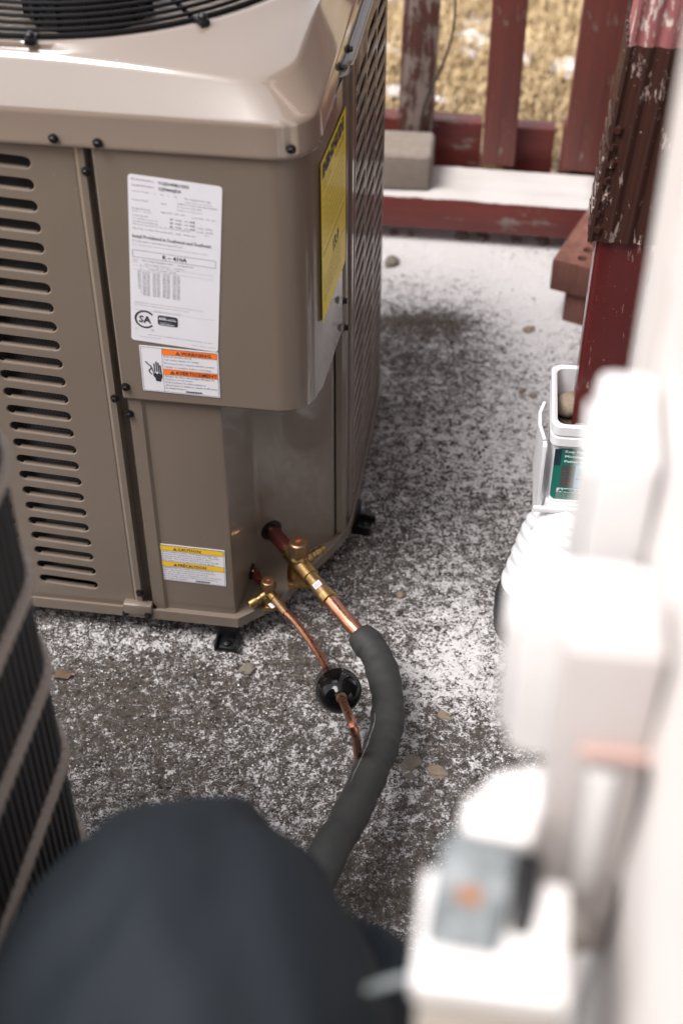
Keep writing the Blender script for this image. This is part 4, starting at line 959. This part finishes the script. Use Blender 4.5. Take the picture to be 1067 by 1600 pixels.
n0 = len(bm.verts); T('AMERIMAX', 10, 71.6, 5.0, 46, mi=0, b=.0004); bm.verts.ensure_lookup_table()
for v in bm.verts[n0:]: v.co.z += .0006
for k in range(5): T('Home Products Lancaster PA', 8, 75.8 + 2.0 * k, 1.5, 26, mi=2)
BROWN_INK = mat('label_photo_brown', (.1, .07, .07), .6); printing(bm, [GREEN, NAVY, WINK, CYAN, BROWN_INK], LB)
for (x, y, r, s) in ((.030, .085, .021, 41), (.036, .020, .018, 42), (.125, .08, .02, 43)):
    p = BX.matrix_basis @ Vector((x, y, 0)); bb = NB(); q = bmesh.new(); bmesh.ops.create_icosphere(q, subdivisions=3, radius=1)
    for w in q.verts: w.co *= 1 + .25 * noise.noise(w.co * 1.2 + Vector((s, 0, 0)))
    merge(bb, q, Matrix.Diagonal((r * 1.2, r, r * .8, 1))); o = obj('stone', bb, STONE, ang=60); o.location = (p.x, p.y, .309)
    tag(o, {41: 'rough brown stone at the back of the white downspout box', 42: 'rounded pinkish tan stone at the front corner inside the white downspout box', 43: 'brown stone inside the white downspout box right of the downpipe'}[s], 'stone', 'stones in the downspout box')
b = NB(); bxm = BX.matrix_basis; box(b, (.012, .012, .2), (.138, .123, .296), 0); 
SOIL = mat('box_gravel', (.12, .09, .07), .9); t = NT(SOIL); t.bump(t.noise(90, 4), 1, .01); obj('gravel_bed', b, SOIL, BX)
# white ribbed connector and black drain below it
top = BX.matrix_basis @ Vector((.050, .03, .175)); bot = gz(842, 928, .055); 
DR = thing('drain_connector', 'white ribbed flexible drain connector flaring below the downspout box into a black drain pipe', 'drain pipe', (0, 0, 0))
pth = catmull([top, top.lerp(bot, .35) + Vector((-.004, -.004, 0)), bot], 34)
b = NB(); rad = []
nP = len(pth)
for i in range(nP):
    f = i / (nP - 1); rad.append(.048 + .009 * min(1, f * 2.2) + (.0026 * (abs(sin(f * pi * 9)) - .5) if f > .18 else 0))
tube(b, pth, rad, 40); obj('ribbed_pipe', b, WHITE_PL, DR, 60)
b = NB(); gb = gz(838, 975, 0); tube(b, [bot + Vector((0, 0, .02)), bot + Vector((0, 0, -.0)), Vector((bot.x + .002, bot.y - .006, .025)), Vector((bot.x + .002, bot.y - .008, 0))], [.050, .061, .064, .062], 40, sm=4); obj('drain_pipe', b, RUBBER, DR, 60)

# ------------------------------------------------------------------ old black condenser, left foreground
oc = Vector((-.252, .90, 0))
OC = thing('old_condenser', 'old black ribbed condenser unit with beige wire guard bands at the left edge', 'condenser', oc, -YAW)
OH = .86; oW, oD, oR = .62, .66, .07
def rbox_path(off, n=8):
    L = arc(-oR, -oR, oR + off, 90, 0, n) + arc(-oR, -oD + oR, oR + off, 0, -90, n) + arc(-oW + oR, -oD + oR, oR + off, -90, -180, n) + arc(-oW + oR, -oR, oR + off, 180, 90, n)
    return L
b = NB(); prism(b, rbox_path(-.014), .05, OH - .05); obj('coil', b, DARKIN, OC, 30)
b = NB(); prism(b, rbox_path(.004), .0, .06, .004); obj('base_pan', b, OLD_BAND, OC, 30)
b = NB(); prism(b, rbox_path(.004), OH - .06, OH, .01); obj('top_cover', b, OLD_BAND, OC, 30)
# vertical ribs
pt = rbox_path(0, 8); per = []; L = [Vector((p[0], p[1], 0)) for p in pt] + [Vector((pt[0][0], pt[0][1], 0))]
acc = 0
for a_, c_ in zip(L, L[1:]):
    d = (c_ - a_).length; s = -acc
    while s + .0125 < d: s += .0125; per.append((a_ + (c_ - a_).normalized() * s, (c_ - a_).normalized()))
    acc = d - s
b = NB()
for p, d in per:
    nr = Vector((-d.y, d.x, 0)); M = Matrix(((d.x, nr.x, 0, p.x), (d.y, nr.y, 0, p.y), (0, 0, 1, 0), (0, 0, 0, 1)))
    box(b, (-.0028, -.012, .05), (.0028, .0, OH - .05), 0, M)
    
o = obj('guard_rib', b, OLD_BLACK, OC, 0); o['kind'] = 'stuff'
for v_ in (700, 880, 1020, 1150, 1295):
    z = gp(20, v_, Vector((0, oc.y - .03, 0)), Vector((0, 1, 0))).z
    b = NB(); L2 = []
    for p, d in per:
        nr = Vector((d.y, -d.x, 0)) * -1
        L2.append((p + nr * .0035, 0)); 
    for i, (p, d) in enumerate(per):
        nr = Vector((-d.y, d.x, 0)); M = Matrix(((d.x, nr.x, 0, p.x), (d.y, nr.y, 0, p.y), (0, 0, 1, z), (0, 0, 0, 1)))
        box(b, (-.0068, .0, -.0062 + .0006 * (i % 2)), (.0068, .0055, .0062 - .0006 * ((i + 1) % 2)), 0, M); box(b, (-.003, -.002, -.0072), (.003, .004, .0072), 0, M)
    obj('guard_band', b, OLD_BAND, OC, 0)

# ------------------------------------------------------------------ technician bending over in front of the camera
PX = -.098
def limb(b, pts, rs, n=14): tube(b, pts, rs, n, sm=0)
PE = thing('person', 'person in a dark navy jacket kneeling bent over, seen from behind, in the foreground', 'person', (PX, .3, 0))
def V(x, y, z): return Vector((x, y - .3 + .02, z + (.068 if z > .3 else 0)))
b = NB()   # body
ell(b, V(0, .14, .40), (.13, .11, .11)); ell(b, V(0, .28, .45), (.11, .14, .10)); ell(b, V(0, .44, .43), (.11, .13, .11)); tube(b, [V(0, .54, .36), V(0, .66, .25)], [.055, .05], 14); ell(b, V(0, .70, .20), (.072, .085, .10))
for s in (-1, 1):
    tube(b, [V(s * .10, .46, .38), V(s * .15, .56, .24), V(s * .1, .66, .12), V(s * .075, .72, .07)], [.05, .042, .035, .026], 12)
    tube(b, [V(s * .08, .16, .36), V(s * .13, .36, .10), V(s * .13, .34, .07), V(s * .12, .05, .06), V(s * .11, -.06, .05)], [.08, .06, .055, .045, .035], 12)
obj('body', None, SKIN, PE, 80, me=remesh(b, .014, 4))
def folds(p):
    f = .006 * noise.noise(p * 5.5 + Vector((3, 1, 2)))
    for (nx, ny, nz, off, w, a) in CRE:
        d = (p.x * nx + p.y * ny + p.z * nz - off + .02 * noise.noise(p * 7)) / w
        f -= a * math.exp(-d * d) * (.55 + .45 * noise.noise(p * 4 + Vector((off * 9, 0, 0)))); f += a * .6 * math.exp(-(d - 1.9) ** 2)
    return f
CRE = [(.80, .60, 0, .245, .014, .008), (.9, .35, .2, .155, .018, .006), (.55, .8, .1, .33, .014, .005), (-.75, .6, .2, .28, .016, .005), (-.9, .3, .1, .11, .018, .005), (.97, .2, 0, .07, .016, .005)]
b = NB()
ell(b, V(.005, .16, .46), (.165, .16, .135)); ell(b, V(.0, .30, .51), (.155, .17, .145), n=24); ell(b, V(.0, .44, .505), (.135, .17, .145), n=24); ell(b, V(.0, .535, .45), (.112, .11, .125), n=24)
ell(b, V(-.065, .545, .485), (.058, .07, .06)); ell(b, V(.045, .55, .475), (.06, .07, .06)); ell(b, V(0, .62, .33), (.09, .09, .08))
for s in (-1, 1): tube(b, [V(s * .075, .50, .44), V(s * .13, .50, .36), V(s * .15, .57, .24), V(s * .1, .66, .13), V(s * .09, .68, .10)], [.085, .075, .06, .05, .042], 16)
obj('jacket', None, JACKET, PE, 80, me=remesh(b, .009, 7, folds))
b = NB(); ell(b, V(0, .12, .40), (.16, .13, .13))
for s in (-1, 1): tube(b, [V(s * .08, .14, .37), V(s * .14, .37, .115), V(s * .135, .34, .085), V(s * .12, .10, .075), V(s * .115, -.02, .065)], [.105, .078, .072, .062, .055], 16)
obj('trousers', None, TROUSER, PE, 80, me=remesh(b, .012, 4, lambda p: .004 * noise.noise(p * 12)))
b = NB(); ell(b, V(0, .712, .188), (.082, .09, .095)); obj('knit_cap', None, KNIT, PE, 80, me=remesh(b, .01, 3))
for s in (-1, 1):
    b = NB(); ell(b, V(s * .115, -.10, .06), (.042, .085, .045)); box(b, (s * .115 - .04, -.50, .0), (s * .115 + .04, -.32, .02), .008); box(b, (s * .115 - .045, -.34, .01), (s * .115 + .045, -.27, .1), .02)
    obj('boot', None, BOOT, PE, 60, me=remesh(b, .008, 3))
    b = NB(); hx_ = s * .072; ell(b, V(hx_, .745, .05), (.04, .045, .017))
    for k, (dx, L_) in enumerate(((-.03, .055), (-.01, .065), (.010, .062), (.029, .05))):
        tube(b, [V(hx_ + dx * .8, .765, .05), V(hx_ + dx, .765 + L_ * .6, .052), V(hx_ + dx * 1.05, .765 + L_, .03)], [.0095, .009, .0075], 8)
    tube(b, [V(hx_ - s * .025, .73, .048), V(hx_ - s * .055, .755, .045), V(hx_ - s * .06, .785, .03)], [.012, .0105, .009], 8)
    obj('glove', None, GLOVE, PE, 60, me=remesh(b, .004, 2))

# ------------------------------------------------------------------ house wall and electrical boxes, right foreground (far out of focus)
wp = gd(990, 600, .88)
WY = radians(8)
WM = Matrix.Translation((wp.x, wp.y, 0)) @ Matrix.Rotation(-WY, 4, 'Z'); WI = WM.inverted(); print('wall corner', wp)
WALL = thing('house_wall', 'white sided house wall with corner trim at the right edge of the picture', 'house wall', (wp.x, wp.y, 0), -WY)
b = NB()
zc = 0
b = NB(); box(b, (.012, -1.6, 0), (.3, -.06, 2.7)); obj('wall_core', b, WHITE_WALL, WALL)
k = 0; z = .05
while z < 2.6:
    b = NB(); prism(b, [(.0, 0), (.013, 0), (.013, .1), (.006, .1)], -1.6, -.062, 0, Matrix(((1, 0, 0, 0), (0, 0, 1, 0), (0, 1, 0, z), (0, 0, 0, 1)))); obj('siding_board', b, WHITE_WALL, WALL, 0); z += .1
b = NB(); box(b, (-.004, -.06, 0), (.3, .004, 2.7), .003); obj('corner_trim', b, WHITE_WALL, WALL)
def wx(u, v, x):      # point on the plane local x = const seen at pixel
    return WI @ gp(u, v, WM @ Vector((x, 0, 0)), WM.to_3x3() @ Vector((1, 0, 0)))
def loc_d(u, v, d): return WI @ gd(u, v, d)
def wbox(name, u, v, d, dims, m, label, cat, bev=.006, par=None, anchor=(0, 1, 1)):
    """box whose corner (left, far/near, top) is seen at pixel (u, v) at distance d; dims = (w, depth, h)"""
    p = loc_d(u, v, d); lo = Vector((p.x, p.y - dims[1] * anchor[1], p.z - dims[2])); hi = lo + Vector(dims)
    return p, lo, hi
# every box stands off the wall plane (local x = 0) by its own depth
def wallbox(u0, v0, v1, d, dep):
    """near-left upper edge seen at (u0, v0), lower edge at v1, distance d; returns local corner, width, height"""
    p = loc_d(u0, v0, d); n = WM.to_3x3() @ Vector((0, 1, 0)); q = WI @ gp(u0, v1, WM @ p, n)
    return p, -p.x, p.z - q.z
p, w_, h_ = wallbox(932, 722, 1010, .69, .16); print('A', p, w_, h_)
MB_ = thing('meter_box', 'large white electrical meter box mounted on the house wall, upper right', 'electrical box', WM @ Vector((p.x, p.y, p.z - h_)), -WY)
b = NB(); box(b, (0, 0, 0), (w_, .08, h_), .008); obj('housing', b, BOXW, MB_)
b = NB(); box(b, (-.004, .01, .015), (-.001, .07, h_ - .015), .001); obj('cover', b, BOXW, MB_)
p, w_, h_ = wallbox(808, 975, 1185, .64, .1); print('B', p, w_, h_)
OB = thing('outlet_box', 'bright white weatherproof outlet cover protruding from the house wall below the meter box', 'outlet cover', WM @ Vector((p.x, p.y, p.z - h_)), -WY)
b = NB(); box(b, (0, 0, 0), (w_ , .05, h_), .010); obj('housing', b, BOXW, OB); b = NB(); box(b, (-.005, .010, .01), (.0, .042, h_ - .01), .003); obj('lid', b, BOXW, OB)
p, w_, h_ = wallbox(882, 1015, 1490, .60, .05); print('C', p, w_, h_)
wC = w_ + .0
SBX = thing('service_panel_box', 'tall pale grey service panel box on the house wall with a rust stained strap', 'electrical box', WM @ Vector((p.x, p.y, p.z - h_)), -WY)
b = NB(); box(b, (0, 0, 0), (wC, .045, h_), .006); obj('housing', b, GREY_BOX, SBX)
b = NB(); box(b, (.018, -.006, h_ * .28), (wC - .012, -.001, h_ * .68), .004); obj('door', b, BOXW, SBX)
b = NB(); box(b, (.012, -.008, h_ * .735), (wC, -.001, h_ * .755), .002); obj('strap', b, RUST, SBX)
b = NB(); lathe(b, [(.0, 0), (.013, 0), (.013, .010), (.008, .013), (0, .013)], 20, Matrix.Translation((wC * .5, -.0, h_ * .12)) @ Matrix.Rotation(pi / 2, 4, 'X'), cap=False); obj('lock_knob', b, BEIGE_BOX, SBX)
q = WM @ Vector((p.x + .006, p.y + .02, 0)); zc_ = p.z - h_ + .002
CD = NB(); tube(CD, [Vector((0, 0, 0)), Vector((0, 0, zc_))], .0095, 20); o = obj('conduit', CD, BLACKP); o.location = q + Vector((.006, 0, 0))
tag(o, 'dark grey vertical conduit pipe running down below the pale grey service panel', 'conduit')
p, w_, h_ = wallbox(640, 1540, 1900, .60, .1); w_ = .066; print('E', p, w_, h_)
EB = thing('junction_box', 'beige junction box with pale lid standing off the house wall, lower right foreground', 'junction box', WM @ Vector((p.x, p.y, p.z - .16)), -WY)
b = NB(); box(b, (.003, .003, 0), (w_ - .003, .055, .15), .005); box(b, (w_ - .003, .03, .0), (-p.x, .05, .02), .003); obj('housing', b, BEIGE_BOX, EB); b = NB(); box(b, (0, 0, .146), (w_, .06, .16), .004); obj('lid', b, BOXW, EB)
pb = loc_d(722, 1500, .62); pt_ = loc_d(756, 1315, .65)
DS = thing('disconnect_switch', 'mottled grey disconnect switch with white cap and small orange sticker above the beige box', 'switch', WM @ pb, -WY)
dv = (pt_ - pb); Ld = dv.length; z_ = dv.normalized(); y_ = (WI.to_3x3() @ (C0 - WM @ pb)); y_ = (y_ - z_ * y_.dot(z_)).normalized(); x_ = y_.cross(z_)
if x_.x < 0: x_ = -x_
y_ = z_.cross(x_)
Md = Matrix(((x_.x, y_.x, z_.x, 0), (x_.y, y_.y, z_.y, 0), (x_.z, y_.z, z_.z, 0), (0, 0, 0, 1)))
tocam = Md.to_3x3().inverted() @ ((WI.to_3x3() @ (C0 - WM @ pb)).normalized()); sgn = 1 if tocam.y > 0 else -1
b = NB(); box(b, (-.018, -.013, 0), (.016, .013, Ld * .96), .006, Md); obj('housing', b, DISC, DS)
b = NB(); box(b, (-.012, -.016, Ld * .93), (.022, .015, Ld * 1.32), .008, Md); obj('cap', b, BOXW, DS)
b = NB(); box(b, (.017, -.008, .01), (.028, .011, Ld * .95), .003, Md); obj('side_cover', b, BLACKP, DS)
OST = mat('dull_orange_sticker', (.30, .12, .035), .7)
b = NB(); box(b, (-.007, sgn * .0132 - .0004, Ld * .38), (.003, sgn * .0132 + .0006, Ld * .50), 0, Md); obj('orange_sticker', b, OST, DS)
p = loc_d(806, 1238, .70)
SP = thing('vent_hood', 'small white vent hood on the house wall above the grey switch', 'vent', WM @ Vector((p.x, p.y, p.z)), -WY)
b = NB(); ell(b, Vector((0, 0, -.012)), (.018, .02, .016)); box(b, (0, -.014, -.026), (-p.x, .018, .002), .006); obj('hood', b, BOXW, SP, 50)
# short pale cable
b = NB(); tube(b, [gd(576, 1545, .66), gd(606, 1536, .65), gd(640, 1528, .64), gd(670, 1530, .63)], .0022, 10, sm=6); tag(obj('cable', b, DISC), 'short pale grey cable poking out left of the beige junction box', 'cable')
